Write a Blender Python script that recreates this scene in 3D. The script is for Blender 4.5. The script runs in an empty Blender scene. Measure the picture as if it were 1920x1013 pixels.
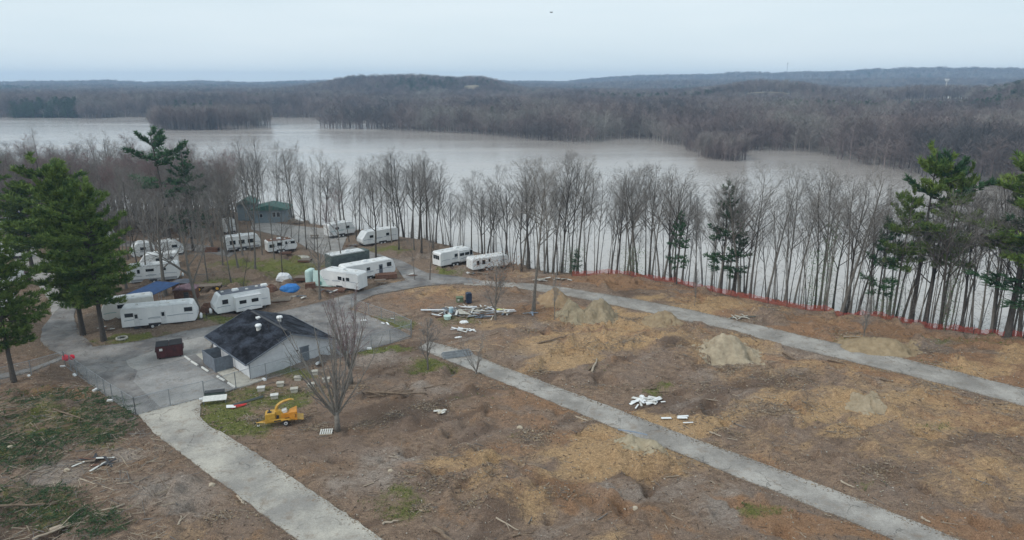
import bpy, math, random
import numpy as np
from mathutils import Vector, Matrix, Euler
R = math.radians
rnd = random.Random(7)
S = bpy.context.scene
COL = S.collection

# ---------------------------------------------------------------- camera, world, sun, exposure
CAMH, FOC = 32.0, 1280.0
PITCH = math.atan(351.5 / FOC)
cd = bpy.data.cameras.new('camera'); cam = bpy.data.objects.new('camera', cd); COL.objects.link(cam)
cam.location = (0, 0, CAMH); cam.rotation_euler = (R(90) - PITCH, 0, 0)
cd.sensor_width = 36; cd.lens = 36 * FOC / 1920; cd.clip_start = 0.5; cd.clip_end = 30000
S.camera = cam
SUN_EL, SUN_AZ = R(44), R(238)
W = bpy.data.worlds.new('World'); S.world = W; W.use_nodes = True
wn, wl = W.node_tree.nodes, W.node_tree.links
wn.clear()
wo = wn.new('ShaderNodeOutputWorld'); bg = wn.new('ShaderNodeBackground'); bg.inputs[1].default_value = 0.128
sky = wn.new('ShaderNodeTexSky'); sky.sky_type = 'NISHITA'; sky.sun_disc = False
sky.sun_elevation = SUN_EL; sky.sun_rotation = SUN_AZ; sky.dust_density = 3; sky.ozone_density = 2
tc = wn.new('ShaderNodeTexCoord'); mp = wn.new('ShaderNodeMapping'); mp.inputs['Scale'].default_value = (1, 1, 7)
nz = wn.new('ShaderNodeTexNoise'); nz.inputs['Scale'].default_value = 2.2; nz.inputs['Detail'].default_value = 5
rp = wn.new('ShaderNodeValToRGB'); rp.color_ramp.elements[0].position = .35; rp.color_ramp.elements[1].position = .7
rp.color_ramp.elements[0].color = (5.6, 6.5, 6.95, 1); rp.color_ramp.elements[1].color = (6.2, 6.95, 7.3, 1)
mx = wn.new('ShaderNodeMixRGB'); mx.inputs[0].default_value = 0.92
wl.new(tc.outputs['Generated'], mp.inputs[0]); wl.new(mp.outputs[0], nz.inputs['Vector']); wl.new(nz.outputs['Fac'], rp.inputs[0])
wl.new(sky.outputs[0], mx.inputs[1]); wl.new(rp.outputs[0], mx.inputs[2]); wl.new(mx.outputs[0], bg.inputs[0]); wl.new(bg.outputs[0], wo.inputs[0])
sd = bpy.data.lights.new('sun', 'SUN'); sd.energy = 1.5; sd.angle = R(12); sd.color = (1, .96, .9)
sun = bpy.data.objects.new('sun', sd); COL.objects.link(sun)
sun.rotation_euler = (R(90) - SUN_EL, 0, R(180) - SUN_AZ)
S.view_settings.view_transform = 'Standard'; S.view_settings.look = 'None'
S.view_settings.exposure = 0.1; S.view_settings.gamma = 1; S.view_settings.use_curve_mapping = False
S.cycles.volume_bounces = 2; S.cycles.max_bounces = 6; S.cycles.diffuse_bounces = 3; S.cycles.transparent_max_bounces = 16

# ---------------------------------------------------------------- helpers
CP, SP = math.cos(PITCH), math.sin(PITCH)
def g(px, py, z=0.0):
    """where the sight line of a photo pixel meets the height z"""
    x = (px - 960) / FOC; v = (py - 506.5) / FOC
    t = (z - CAMH) / (-SP - v * CP)
    return Vector((x * t, (CP - v * SP) * t, z))
def hz(base, py):
    """height of something standing at base whose top reaches photo row py"""
    v = (py - 506.5) / FOC
    return CAMH + base.y / (CP - v * SP) * (-SP - v * CP)
def lerp(a, b, t): return a + (b - a) * t

def tagp(o, label=None, cat=None, group=None, kind=None):
    if label: o['label'] = label
    if cat: o['category'] = cat
    if group: o['group'] = group
    if kind: o['kind'] = kind
    return o
def empty(name, loc=(0, 0, 0), rz=0.0, label=None, cat=None, group=None):
    o = bpy.data.objects.new(name, None); COL.objects.link(o); o.location = loc; o.rotation_euler = (0, 0, rz)
    o.empty_display_size = .3
    return tagp(o, label, cat, group)
def copy_tree(o, parent=None):
    c = o.copy(); COL.objects.link(c)
    if parent: c.parent = parent
    for ch in KIDS.get(o.name, []): copy_tree(ch, c) if parent is None or True else None
    return c
KIDS = {}
def link(name, me, parent=None, loc=(0, 0, 0), rot=(0, 0, 0), scl=None):
    o = bpy.data.objects.new(name, me); COL.objects.link(o)
    o.location = loc; o.rotation_euler = rot
    if scl: o.scale = scl
    if parent:
        o.parent = parent; KIDS.setdefault(parent.name, []).append(o)
    return o

class MB:
    def __init__(s): s.v = []; s.f = []
    def add(s, vs, fs):
        n = len(s.v); s.v.extend(vs); s.f.extend([tuple(i + n for i in f) for f in fs]); return s
    def box(s, c, d, rot=None, taper=1.0):
        hx, hy, hz_ = d[0] / 2, d[1] / 2, d[2] / 2
        vs = []
        for z in (-1, 1):
            k = taper if z > 0 else 1
            for x, y in ((-1, -1), (1, -1), (1, 1), (-1, 1)): vs.append(Vector((x * hx * k, y * hy * k, z * hz_)))
        if rot is not None:
            m = Euler(rot).to_matrix(); vs = [m @ v for v in vs]
        c = Vector(c)
        return s.add([tuple(v + c) for v in vs], [(3, 2, 1, 0), (4, 5, 6, 7), (0, 1, 5, 4), (1, 2, 6, 5), (2, 3, 7, 6), (3, 0, 4, 7)])
    def prism(s, pts, y0, y1):
        """outline in x-z pushed along y"""
        n = len(pts); vs = [(x, y0, z) for x, z in pts] + [(x, y1, z) for x, z in pts]
        fs = [tuple(range(n)), tuple(range(2 * n - 1, n - 1, -1))] + [(i, i + n, (i + 1) % n + n, (i + 1) % n) for i in range(n)]
        return s.add(vs, fs)
    def tube(s, pts, rad, n=6, cap=True):
        pts = [Vector(p) for p in pts]
        if not isinstance(rad, (list, tuple)): rad = [rad] * len(pts)
        vs = []; fs = []
        d0 = (pts[-1] - pts[0]).normalized() if (pts[-1] - pts[0]).length > 1e-6 else Vector((0, 0, 1))
        ref = Vector((1, 0, 0)) if abs(d0.x) < .8 else Vector((0, 1, 0))
        for i, p in enumerate(pts):
            a = pts[max(i - 1, 0)]; b = pts[min(i + 1, len(pts) - 1)]
            d = (b - a)
            d = d.normalized() if d.length > 1e-7 else d0
            u = d.cross(ref)
            u = u.normalized() if u.length > 1e-6 else Vector((0, 1, 0))
            w = d.cross(u)
            for k in range(n):
                t = 2 * math.pi * k / n
                q = p + (u * math.cos(t) + w * math.sin(t)) * rad[i]; vs.append((q.x, q.y, q.z))
        for i in range(len(pts) - 1):
            for k in range(n):
                k2 = (k + 1) % n; fs.append((i * n + k, i * n + k2, (i + 1) * n + k2, (i + 1) * n + k))
        if cap and n > 2: fs.append(tuple(range(n - 1, -1, -1))); fs.append(tuple((len(pts) - 1) * n + k for k in range(n)))
        return s.add(vs, fs)
    def cone(s, a, b, r, n=3):
        a = Vector(a); b = Vector(b); d = (b - a)
        if d.length < 1e-6: return s
        d.normalize(); u = d.cross(Vector((.3, .5, .8))); u.normalize(); w = d.cross(u)
        vs = []
        for k in range(n):
            t = 2 * math.pi * k / n; q = a + (u * math.cos(t) + w * math.sin(t)) * r; vs.append((q.x, q.y, q.z))
        vs.append((b.x, b.y, b.z))
        return s.add(vs, [(k, (k + 1) % n, n) for k in range(n)])
    def lathe(s, prof, c=(0, 0, 0), n=16):
        vs = []; fs = []
        for r, z in prof:
            for k in range(n):
                t = 2 * math.pi * k / n; vs.append((c[0] + r * math.cos(t), c[1] + r * math.sin(t), c[2] + z))
        for i in range(len(prof) - 1):
            for k in range(n):
                k2 = (k + 1) % n; fs.append((i * n + k, i * n + k2, (i + 1) * n + k2, (i + 1) * n + k))
        fs.append(tuple(range(n - 1, -1, -1))); fs.append(tuple((len(prof) - 1) * n + k for k in range(n)))
        return s.add(vs, fs)
    def mesh(s, name, mat, smooth=False):
        me = bpy.data.meshes.new(name); me.from_pydata(s.v, [], s.f); me.materials.append(mat)
        if smooth: me.shade_smooth()
        me.update(); return me
    def build(s, name, mat, parent=None, smooth=False, bevel=0, loc=(0, 0, 0), rot=(0, 0, 0)):
        o = link(name, s.mesh(name, mat, smooth), parent, loc, rot)
        if bevel:
            b = o.modifiers.new('bevel', 'BEVEL'); b.width = bevel; b.segments = 2; b.limit_method = 'ANGLE'
        return o
def B(c, d, rot=None, taper=1.0): return MB().box(c, d, rot, taper)

# ---------------------------------------------------------------- materials
def mat(name, col, rough=.8, var=.15, scale=3.0, bump=0.0, metal=0.0, spec=.3, col2=None, detail=6, stretch=None, coord='Object', rand=0.0):
    m = bpy.data.materials.new(name); m.use_nodes = True
    n, l = m.node_tree.nodes, m.node_tree.links
    b = n['Principled BSDF']; b.inputs['Roughness'].default_value = rough; b.inputs['Metallic'].default_value = metal
    b.inputs['Specular IOR Level'].default_value = spec
    t = n.new('ShaderNodeTexCoord'); nz = n.new('ShaderNodeTexNoise'); nz.inputs['Scale'].default_value = scale; nz.inputs['Detail'].default_value = detail
    nz.inputs['Roughness'].default_value = .62
    src = t.outputs[coord]
    if coord == 'World': pass
    if stretch:
        mpn = n.new('ShaderNodeMapping'); mpn.inputs['Scale'].default_value = stretch; l.new(src, mpn.inputs[0]); src = mpn.outputs[0]
    l.new(src, nz.inputs['Vector'])
    r = n.new('ShaderNodeValToRGB'); r.color_ramp.elements[0].position = .32; r.color_ramp.elements[1].position = .68
    c2 = col2 or tuple(min(1, c * (1 + var)) for c in col)
    c1 = col if col2 else tuple(c * (1 - var) for c in col)
    r.color_ramp.elements[0].color = (*c1, 1); r.color_ramp.elements[1].color = (*c2, 1)
    l.new(nz.outputs['Fac'], r.inputs[0]); out = r.outputs[0]
    if rand:
        oi = n.new('ShaderNodeObjectInfo'); mr = n.new('ShaderNodeMapRange'); mr.inputs[3].default_value = 1 - rand; mr.inputs[4].default_value = 1 + rand
        l.new(oi.outputs['Random'], mr.inputs[0]); mm = n.new('ShaderNodeVectorMath'); mm.operation = 'SCALE'
        l.new(out, mm.inputs[0]); l.new(mr.outputs[0], mm.inputs['Scale']); out = mm.outputs[0]
    l.new(out, b.inputs['Base Color'])
    if bump:
        bp = n.new('ShaderNodeBump'); bp.inputs['Strength'].default_value = 1; bp.inputs['Distance'].default_value = bump
        l.new(nz.outputs['Fac'], bp.inputs['Height']); l.new(bp.outputs[0], b.inputs['Normal'])
    return m
M = {}
M['white'] = mat('white_siding', (.66, .68, .69), .35, col2=(.8, .81, .81), scale=1.2, stretch=(1, 1, .3), spec=.5)
M['cream'] = mat('cream_siding', (.6, .59, .55), .4, col2=(.74, .73, .69), scale=1.2, stretch=(1, 1, .3), spec=.5)
M['roofw'] = mat('rubber_roof', (.5, .52, .53), .7, col2=(.74, .75, .75), scale=.9)
M['roofd'] = mat('dark_rubber_roof', (.07, .08, .1), .6, col2=(.14, .15, .18), scale=1)
M['glass'] = mat('window_glass', (.015, .02, .025), .08, spec=.6)
M['frame'] = mat('window_frame', (.12, .12, .13), .5)
M['wframe'] = mat('white_frame', (.62, .63, .64), .5)
M['black'] = mat('black_rubber', (.025, .025, .028), .8)
M['rim'] = mat('white_rim', (.6, .6, .6), .4)
M['steel'] = mat('galvanised_steel', (.32, .34, .36), .45, metal=.6)
M['darkst'] = mat('dark_steel', (.06, .06, .065), .6, metal=.3)
M['stripe'] = mat('grey_stripe', (.2, .24, .3), .5)
M['stripe2'] = mat('teal_stripe', (.12, .3, .3), .5)
M['lower'] = mat('grey_lower_siding', (.3, .31, .33), .5)
M['wall'] = mat('painted_block', (.55, .57, .6), .8, col2=(.68, .7, .73), scale=2, bump=.01)
M['grey'] = mat('grey_paint', (.13, .15, .18), .6, var=.2)
M['greyp'] = mat('grey_board', (.16, .18, .21), .7, var=.2)
M['conc'] = mat('concrete', (.34, .32, .28), .9, col2=(.5, .48, .42), scale=2, bump=.01)
M['concw'] = mat('pale_concrete', (.5, .5, .48), .9, col2=(.65, .65, .62), scale=3)
M['red'] = mat('red_paint', (.5, .04, .04), .6)
M['redbrown'] = mat('rust_red_metal', (.04, .015, .016), .55, col2=(.085, .024, .024), scale=2)
M['wood'] = mat('weathered_wood', (.12, .095, .075), .9, col2=(.24, .2, .16), scale=6, stretch=(.2, 1, 1))
M['woodp'] = mat('pale_wood', (.38, .32, .24), .9, col2=(.55, .48, .38), scale=6, stretch=(.2, 1, 1))
M['wooddk'] = mat('brown_wood', (.1, .05, .035), .9, col2=(.18, .1, .07), scale=4)
M['blue'] = mat('blue_tarp', (.02, .13, .42), .5, col2=(.04, .22, .55), scale=3, bump=.03)
M['bluedk'] = mat('blue_canopy', (.02, .045, .12), .6, col2=(.03, .08, .2), scale=2)
M['green'] = mat('green_canvas', (.075, .1, .095), .7, col2=(.12, .15, .14), scale=2)
M['greenl'] = mat('pale_green_panel', (.42, .58, .54), .7, col2=(.55, .68, .64), scale=1.5)
M['teal'] = mat('teal_panel', (.03, .22, .2), .6)
M['shade'] = mat('grey_screen', (.06, .075, .08), .7, col2=(.11, .14, .14), scale=2)
M['yellow'] = mat('yellow_paint', (.42, .23, .03), .5, col2=(.6, .35, .05), scale=4, spec=.5)
M['orange'] = mat('orange_paint', (.5, .2, .02), .5, col2=(.6, .27, .04), scale=4)
M['yel2'] = mat('bright_yellow', (.6, .6, .05), .6)
M['purple'] = mat('faded_purple_roof', (.1, .06, .075), .8, col2=(.2, .13, .15), scale=3)
M['greenroof'] = mat('green_roof', (.035, .1, .085), .6, col2=(.06, .14, .12), scale=2)
M['housew'] = mat('grey_house_siding', (.2, .25, .28), .8, var=.12)
M['tan'] = mat('tan_field', (.24, .2, .14), 1, var=.15, scale=.05)
M['plastic_g'] = mat('light_green_box', (.13, .17, .1), .6)
M['navy'] = mat('dark_blue_plastic', (.03, .045, .08), .5)
M['bluel'] = mat('light_blue_barrel', (.3, .45, .52), .5)
M['bark'] = mat('bark_grey', (.1, .09, .08), .95, col2=(.23, .21, .185), scale=5, stretch=(3, 3, .6), bump=.03, rand=.2)
M['barkd'] = mat('bark_dark', (.045, .04, .035), .95, col2=(.11, .095, .085), scale=5, stretch=(3, 3, .6), bump=.03, rand=.2)
M['twig'] = mat('twig_grey', (.145, .136, .128), .95, col2=(.28, .264, .25), scale=1, rand=.25)
M['twigr'] = mat('twig_red', (.15, .1, .1), .95, col2=(.25, .17, .17), scale=1, rand=.15)
M['leafb'] = mat('dead_leaves', (.2, .1, .055), .95, col2=(.3, .18, .12), scale=2)
M['needle'] = mat('pine_needles', (.035, .085, .02), .8, col2=(.19, .26, .06), scale=.7, detail=3, rand=.2)
M['needleb'] = mat('blue_green_needles', (.025, .07, .035), .8, col2=(.06, .125, .055), scale=.9, detail=3, rand=.2)
M['ivy'] = mat('ivy_green', (.03, .08, .02), .8, col2=(.07, .15, .03), scale=2)
M['fartwig'] = mat('far_twig', (.09, .09, .095), .95, col2=(.25, .24, .22), scale=.012, rand=.3)
_n, _l = M['fartwig'].node_tree.nodes, M['fartwig'].node_tree.links
_geo = _n.new('ShaderNodeNewGeometry'); _t = [x for x in _n if x.type == 'TEX_NOISE'][0]; _l.new(_geo.outputs['Position'], _t.inputs['Vector'])
_r = [x for x in _n if x.type == 'VALTORGB'][0]; _r.color_ramp.elements.new(.5).color = (.19, .152, .148, 1); _r.color_ramp.elements[0].position = .36; _r.color_ramp.elements[-1].position = .62
M['farpale'] = mat('far_pale_bark', (.2, .185, .17), .95, rand=.3)
M['log'] = mat('log_bark', (.12, .085, .06), .95, col2=(.25, .19, .14), scale=6, bump=.02)
M['logp'] = mat('stripped_log', (.3, .24, .18), .9, col2=(.42, .36, .29), scale=4, stretch=(.3, 1, 1))
M['slash'] = mat('green_slash', (.025, .06, .025), .85, col2=(.07, .12, .05), scale=2)

def fencemat(name, col, scale, dens):
    m = bpy.data.materials.new(name); m.use_nodes = True
    n, l = m.node_tree.nodes, m.node_tree.links; b = n['Principled BSDF']
    b.inputs['Base Color'].default_value = (*col, 1); b.inputs['Roughness'].default_value = .5
    uv = n.new('ShaderNodeUVMap'); mp_ = n.new('ShaderNodeMapping'); mp_.inputs['Rotation'].default_value[2] = R(45); mp_.inputs['Scale'].default_value = (scale,) * 3
    l.new(uv.outputs[0], mp_.inputs[0]); sx = n.new('ShaderNodeSeparateXYZ'); l.new(mp_.outputs[0], sx.inputs[0])
    res = []
    for a in ('X', 'Y'):
        f = n.new('ShaderNodeMath'); f.operation = 'FRACT'; l.new(sx.outputs[a], f.inputs[0])
        c = n.new('ShaderNodeMath'); c.operation = 'LESS_THAN'; c.inputs[1].default_value = dens; l.new(f.outputs[0], c.inputs[0]); res.append(c)
    mx_ = n.new('ShaderNodeMath'); mx_.operation = 'MAXIMUM'; l.new(res[0].outputs[0], mx_.inputs[0]); l.new(res[1].outputs[0], mx_.inputs[1])
    l.new(mx_.outputs[0], b.inputs['Alpha'])
    return m
M['chain'] = fencemat('chain_link_wire', (.36, .4, .42), 9.0, .10)
M['orangenet'] = fencemat('orange_plastic_net', (.38, .06, .042), 5.0, .26)

def asphalt(name, c1, c2, crack=.5, wet=.0, sc=1.0):
    m = bpy.data.materials.new(name); m.use_nodes = True
    n, l = m.node_tree.nodes, m.node_tree.links; b = n['Principled BSDF']
    t = n.new('ShaderNodeTexCoord')
    def noise(s, d=6, rough=.6):
        x = n.new('ShaderNodeTexNoise'); x.inputs['Scale'].default_value = s; x.inputs['Detail'].default_value = d; x.inputs['Roughness'].default_value = rough
        l.new(t.outputs['Object'], x.inputs['Vector']); return x
    big = noise(.25 * sc, 8, .65); fine = noise(9, 4, .7)
    rp_ = n.new('ShaderNodeValToRGB'); rp_.color_ramp.elements[0].position = .38; rp_.color_ramp.elements[1].position = .62
    rp_.color_ramp.elements[0].color = (*c1, 1); rp_.color_ramp.elements[1].color = (*c2, 1); l.new(big.outputs['Fac'], rp_.inputs[0])
    fr = n.new('ShaderNodeMapRange'); fr.inputs[1].default_value = .3; fr.inputs[2].default_value = .7; fr.inputs[3].default_value = .78; fr.inputs[4].default_value = 1.22; l.new(fine.outputs['Fac'], fr.inputs[0])
    ml = n.new('ShaderNodeVectorMath'); ml.operation = 'SCALE'; l.new(rp_.outputs[0], ml.inputs[0]); l.new(fr.outputs[0], ml.inputs['Scale'])
    # cracks: thin dark lines of a distorted voronoi
    dn = noise(.7, 5); mixv = n.new('ShaderNodeVectorMath'); mixv.operation = 'SCALE'; mixv.inputs['Scale'].default_value = 2.2; l.new(dn.outputs['Color'], mixv.inputs[0])
    av = n.new('ShaderNodeVectorMath'); l.new(t.outputs['Object'], av.inputs[0]); l.new(mixv.outputs[0], av.inputs[1])
    vo = n.new('ShaderNodeTexVoronoi'); vo.feature = 'DISTANCE_TO_EDGE'; vo.inputs['Scale'].default_value = .32; l.new(av.outputs[0], vo.inputs['Vector'])
    cr = n.new('ShaderNodeMapRange'); cr.inputs[1].default_value = .0; cr.inputs[2].default_value = .022; cr.inputs[3].default_value = crack; cr.inputs[4].default_value = 0; l.new(vo.outputs['Distance'], cr.inputs[0])
    gate = noise(.35, 3); gt = n.new('ShaderNodeMapRange'); gt.inputs[1].default_value = .46; gt.inputs[2].default_value = .58; l.new(gate.outputs['Fac'], gt.inputs[0])
    cg = n.new('ShaderNodeMath'); cg.operation = 'MULTIPLY'; l.new(cr.outputs[0], cg.inputs[0]); l.new(gt.outputs[0], cg.inputs[1])
    mxx = n.new('ShaderNodeMixRGB'); mxx.inputs[2].default_value = (.05, .045, .04, 1); l.new(cg.outputs[0], mxx.inputs[0]); l.new(ml.outputs[0], mxx.inputs[1])
    # dirt drifting over
    dd = noise(.9, 8, .7); dr = n.new('ShaderNodeMapRange'); dr.inputs[1].default_value = .53; dr.inputs[2].default_value = .68; dr.inputs[4].default_value = .6; l.new(dd.outputs['Fac'], dr.inputs[0])
    mxd = n.new('ShaderNodeMixRGB'); mxd.inputs[2].default_value = (.2, .15, .11, 1); l.new(dr.outputs[0], mxd.inputs[0]); l.new(mxx.outputs[0], mxd.inputs[1])
    l.new(mxd.outputs[0], b.inputs['Base Color']); b.inputs['Roughness'].default_value = .85 - wet * .3; b.inputs['Specular IOR Level'].default_value = .3
    bp = n.new('ShaderNodeBump'); bp.inputs['Distance'].default_value = .01; l.new(fine.outputs['Fac'], bp.inputs['Height']); l.new(bp.outputs[0], b.inputs['Normal'])
    return m
M['asph'] = asphalt('old_asphalt', (.22, .205, .188), (.37, .35, .322), .7)
M['asph2'] = asphalt('camp_asphalt', (.115, .11, .11), (.28, .268, .258), .8)
M['drive'] = asphalt('pale_drive', (.25, .238, .22), (.43, .405, .355), .6, sc=.8)
M['gravel'] = asphalt('gravel', (.24, .23, .22), (.36, .345, .325), 0)
M['lot'] = asphalt('parking_asphalt', (.2, .197, .195), (.31, .303, .295), .6)

# ---------------------------------------------------------------- numpy noise
def _hash(ix, iy, s):
    h = (ix.astype(np.int64) * 374761393 + iy.astype(np.int64) * 668265263 + s * 1442695041) & 0x7fffffff
    h = ((h ^ (h >> 13)) * 1274126177) & 0x7fffffff
    return ((h ^ (h >> 16)) & 0xffff) / 65535.0
def vnoise(x, y, s=0):
    ix = np.floor(x); iy = np.floor(y); fx = x - ix; fy = y - iy
    fx = fx * fx * (3 - 2 * fx); fy = fy * fy * (3 - 2 * fy)
    a = _hash(ix, iy, s); b = _hash(ix + 1, iy, s); c = _hash(ix, iy + 1, s); d = _hash(ix + 1, iy + 1, s)
    return (a * (1 - fx) + b * fx) * (1 - fy) + (c * (1 - fx) + d * fx) * fy
def fbm(x, y, s=0, o=4, gain=.5):
    t = 0; a = 1; n = 0
    for k in range(o):
        t = t + a * vnoise(x * 2 ** k + 17.3 * k, y * 2 ** k - 9.1 * k, s + k); n += a; a *= gain
    return t / n
def project(X, Y, Z=0):
    zd = Y * CP + (CAMH - Z) * SP
    return 960 + FOC * X / zd, 506.5 + FOC * ((CAMH - Z) * CP - Y * SP) / zd
def polydist(X, Y, poly):
    """signed distance to a polygon, negative inside"""
    d = np.full(X.shape, 1e9); ins = np.zeros(X.shape, bool); n = len(poly)
    for i in range(n):
        x0, y0 = poly[i][:2]; x1, y1 = poly[(i + 1) % n][:2]
        dx, dy = x1 - x0, y1 - y0; L = dx * dx + dy * dy + 1e-9
        t = np.clip(((X - x0) * dx + (Y - y0) * dy) / L, 0, 1)
        d = np.minimum(d, np.hypot(X - x0 - t * dx, Y - y0 - t * dy))
        c = ((y0 > Y) != (y1 > Y)) & (X < (x1 - x0) * (Y - y0) / (y1 - y0 + 1e-12) + x0); ins ^= c
    return np.where(ins, -d, d)
def sstep(a, b, x):
    t = np.clip((x - a) / (b - a), 0, 1); return t * t * (3 - 2 * t)

# ---------------------------------------------------------------- roads (photo outline -> place on the ground)
ROADS = {
 'camp_road': ([(-60,716),(0,702),(60,690),(118,668),(92,655),(76,640),(80,614),(98,592),(112,574),(126,556),(140,556),(141,578),(139,598),(150,624),(175,650),(207,647),(255,641),(311,629),(350,620),(415,609),(470,598),(520,586),(560,577),(597,568),(640,556),(692,543),(720,534),(760,526),(740,498),(700,488),(670,478),(640,470),(660,462),(700,474),(752,489),(800,512),(860,519),(905,526),(905,534),(870,532),(838,533),(800,536),(760,543),(730,548),(703,553),(672,566),(655,580),(690,592),(724,606),(770,630),(732,644),(683,656),(640,668),(600,640),(560,600),(520,604),(440,622),(385,640),(391,690),(409,700),(444,729),(420,736),(385,747),(320,762),(255,779),(205,748),(166,716),(135,687),(119,673),(60,697),(0,711),(-60,724)], 'asph2', 3),
 'upper_park_road': ([(880,521),(905,526),(960,530),(1009,532.5),(1069,541),(1130,551),(1202,563),(1290,580),(1379,601),(1440,614),(1500,629),(1600,651),(1700,674),(1800,699),(1920,729),(2060,764),(2060,800),(1920,761),(1800,729),(1700,703),(1600,679),(1500,655),(1440,640),(1379,620),(1290,603),(1221,587),(1130,568),(1069,556),(1009,546),(960,539),(905,536),(870,534)], 'asph', 2),
 'lower_park_road': ([(806,640),(817,643),(879,661),(930,683),(977,700),(1050,728),(1140,761),(1240,800),(1320,830),(1400,858),(1479,888),(1560,917),(1640,948),(1720,980),(1791,1010),(1960,1080),(1800,1080),(1671,1010),(1600,980),(1520,948),(1450,920),(1383,895),(1300,860),(1193,820),(1110,785),(1027,750),(960,724),(900,700),(843,678),(784,652)], 'asph', 2),
 'driveway': ([(258,777),(320,761),(383,746),(376,760),(374,782),(395,800),(430,820),(490,856),(560,905),(640,958),(720,1013),(800,1068),(640,1068),(540,1000),(470,946),(400,895),(340,852),(290,812)], 'drive', 4),
 'parking_lot': ([(258,697),(340,676),(350,673),(404,712),(443,729),(384,745),(300,764),(250,716)], 'lot', 4),
 'gravel_apron': ([(237,677),(275,663),(300,655),(345,640),(385,631),(400,640),(391,664),(366,665),(340,675),(300,686),(258,696),(241,689)], 'gravel', 4.5),
 'gravel_path': ([(98,592),(90,560),(60,520),(20,480),(-40,462),(-120,455),(-120,447),(0,449),(60,462),(110,500),(140,530),(150,560),(135,570)], 'gravel', 1),
 'boathouse_lot': ([(472,418),(505,417),(560,424),(620,430),(650,445),(640,470),(610,480),(570,462),(545,447),(500,437),(470,430)], 'gravel', 2),
 'camp_lane': ([(-100,449),(120,452),(240,452),(330,455),(400,462),(440,475),(430,482),(380,472),(310,465),(200,461),(100,461),(-100,458)], 'asph2', 1.4),
 'building_walk': ([(367,665),(391,660),(400,668),(474,712),(500,710),(470,722),(444,729),(409,700)], 'conc', 5),
}
def densify(poly, step):
    out = []
    for i in range(len(poly)):
        a = poly[i]; b = poly[(i + 1) % len(poly)]; k = max(1, int((b - a).length / step))
        for j in range(k): out.append(a.lerp(b, j / k))
    return out
ROADW = {}
for nm, (pts, mt, lay) in ROADS.items():
    ROADW[nm] = [g(x, y) for x, y in pts]
for nm, (pts, mt, lay) in ROADS.items():
    w = densify(ROADW[nm], .5 if nm in ('driveway', 'lower_park_road', 'upper_park_road', 'camp_road') else .8)
    xs = np.array([p.x for p in w]); ys = np.array([p.y for p in w])
    amp = .0 if nm in ('building_walk', 'parking_lot') else .16
    jx = (fbm(xs * 1.7, ys * 1.7, 3) - .5) * 2 * amp; jy = (fbm(xs * 1.7, ys * 1.7, 9, 5, .7) - .5) * 2.6 * amp
    zt = .02 + lay * .008
    n = len(w); vs = [(xs[i] + jx[i], ys[i] + jy[i], zt) for i in range(n)] + [(xs[i] + jx[i], ys[i] + jy[i], -.08) for i in range(n)]
    mb = MB(); mb.add(vs, [tuple(range(n))] + [(i, i + n, (i + 1) % n + n, (i + 1) % n) for i in range(n)])
    o = mb.build(nm, M[mt]); o['kind'] = 'structure'

# ---------------------------------------------------------------- ground
BANK = [g(x, y) for x, y in [(-900,400),(-300,400),(0,402),(200,396),(400,392),(470,402),(540,412),(600,424),(680,436),(760,446),(870,470),(950,496),(1030,513),(1160,520),(1300,538),(1400,560),(1500,578),(1620,600),(1740,617),(1920,638),(2100,662),(2500,715)]]
def bankdist(X, Y):
    poly = [(-900, -400)] + [(p.x, p.y) for p in BANK] + [(900, -400)]
    return polydist(X, Y, poly)          # negative on the land
FLAT = [(445,762,3.2),(404,752,2.5),(178,868,3.8),(1218,756,3.2),(1249,787,1.2),(1279,787,1.5),(1290,796,1.2),(822,776,1.8),(875,590,8),(868,620,3.4),(859,633,1.5),(527,796,4),(715,604,5),(612,812,1.8),(540,722,5),(590,718,5),(1035,527,5),(992,590,2.5),(1392,598,2.5)]
MOUNDS = [(950,905,75,26,1.1),(935,955,60,30,.8),(1010,930,60,22,.5),(1235,862,115,30,.55),(1190,835,50,16,.4),(760,900,60,20,.3),(1120,860,60,18,.5),
 (1330,600,120,14,.4),(1160,528,120,12,.5),(1640,600,90,14,.5),(1105,640,90,12,.3),(1290,665,60,14,.5),(1630,765,20,14,.5),(1480,700,150,14,.3),(1700,760,110,16,.3),(1590,870,70,20,.35),(1240,640,40,10,.6),
 (855,545,90,10,.3),(1560,745,60,14,.4),(1800,850,80,20,.3),
 (925,843,15,6,-.7),(975,888,30,8,-.5),(1133,818,16,9,-.7),(1262,815,22,7,-.5),(1265,708,14,6,-.5),(1268,772,14,6,-.6),(1485,667,16,5,-.4),(1560,790,26,5,-.4),(1820,836,20,5,-.5),(1885,770,16,5,-.5),(1840,805,14,5,-.4),(1300,648,50,9,-.35),(1345,683,40,5,-.35)]
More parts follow.
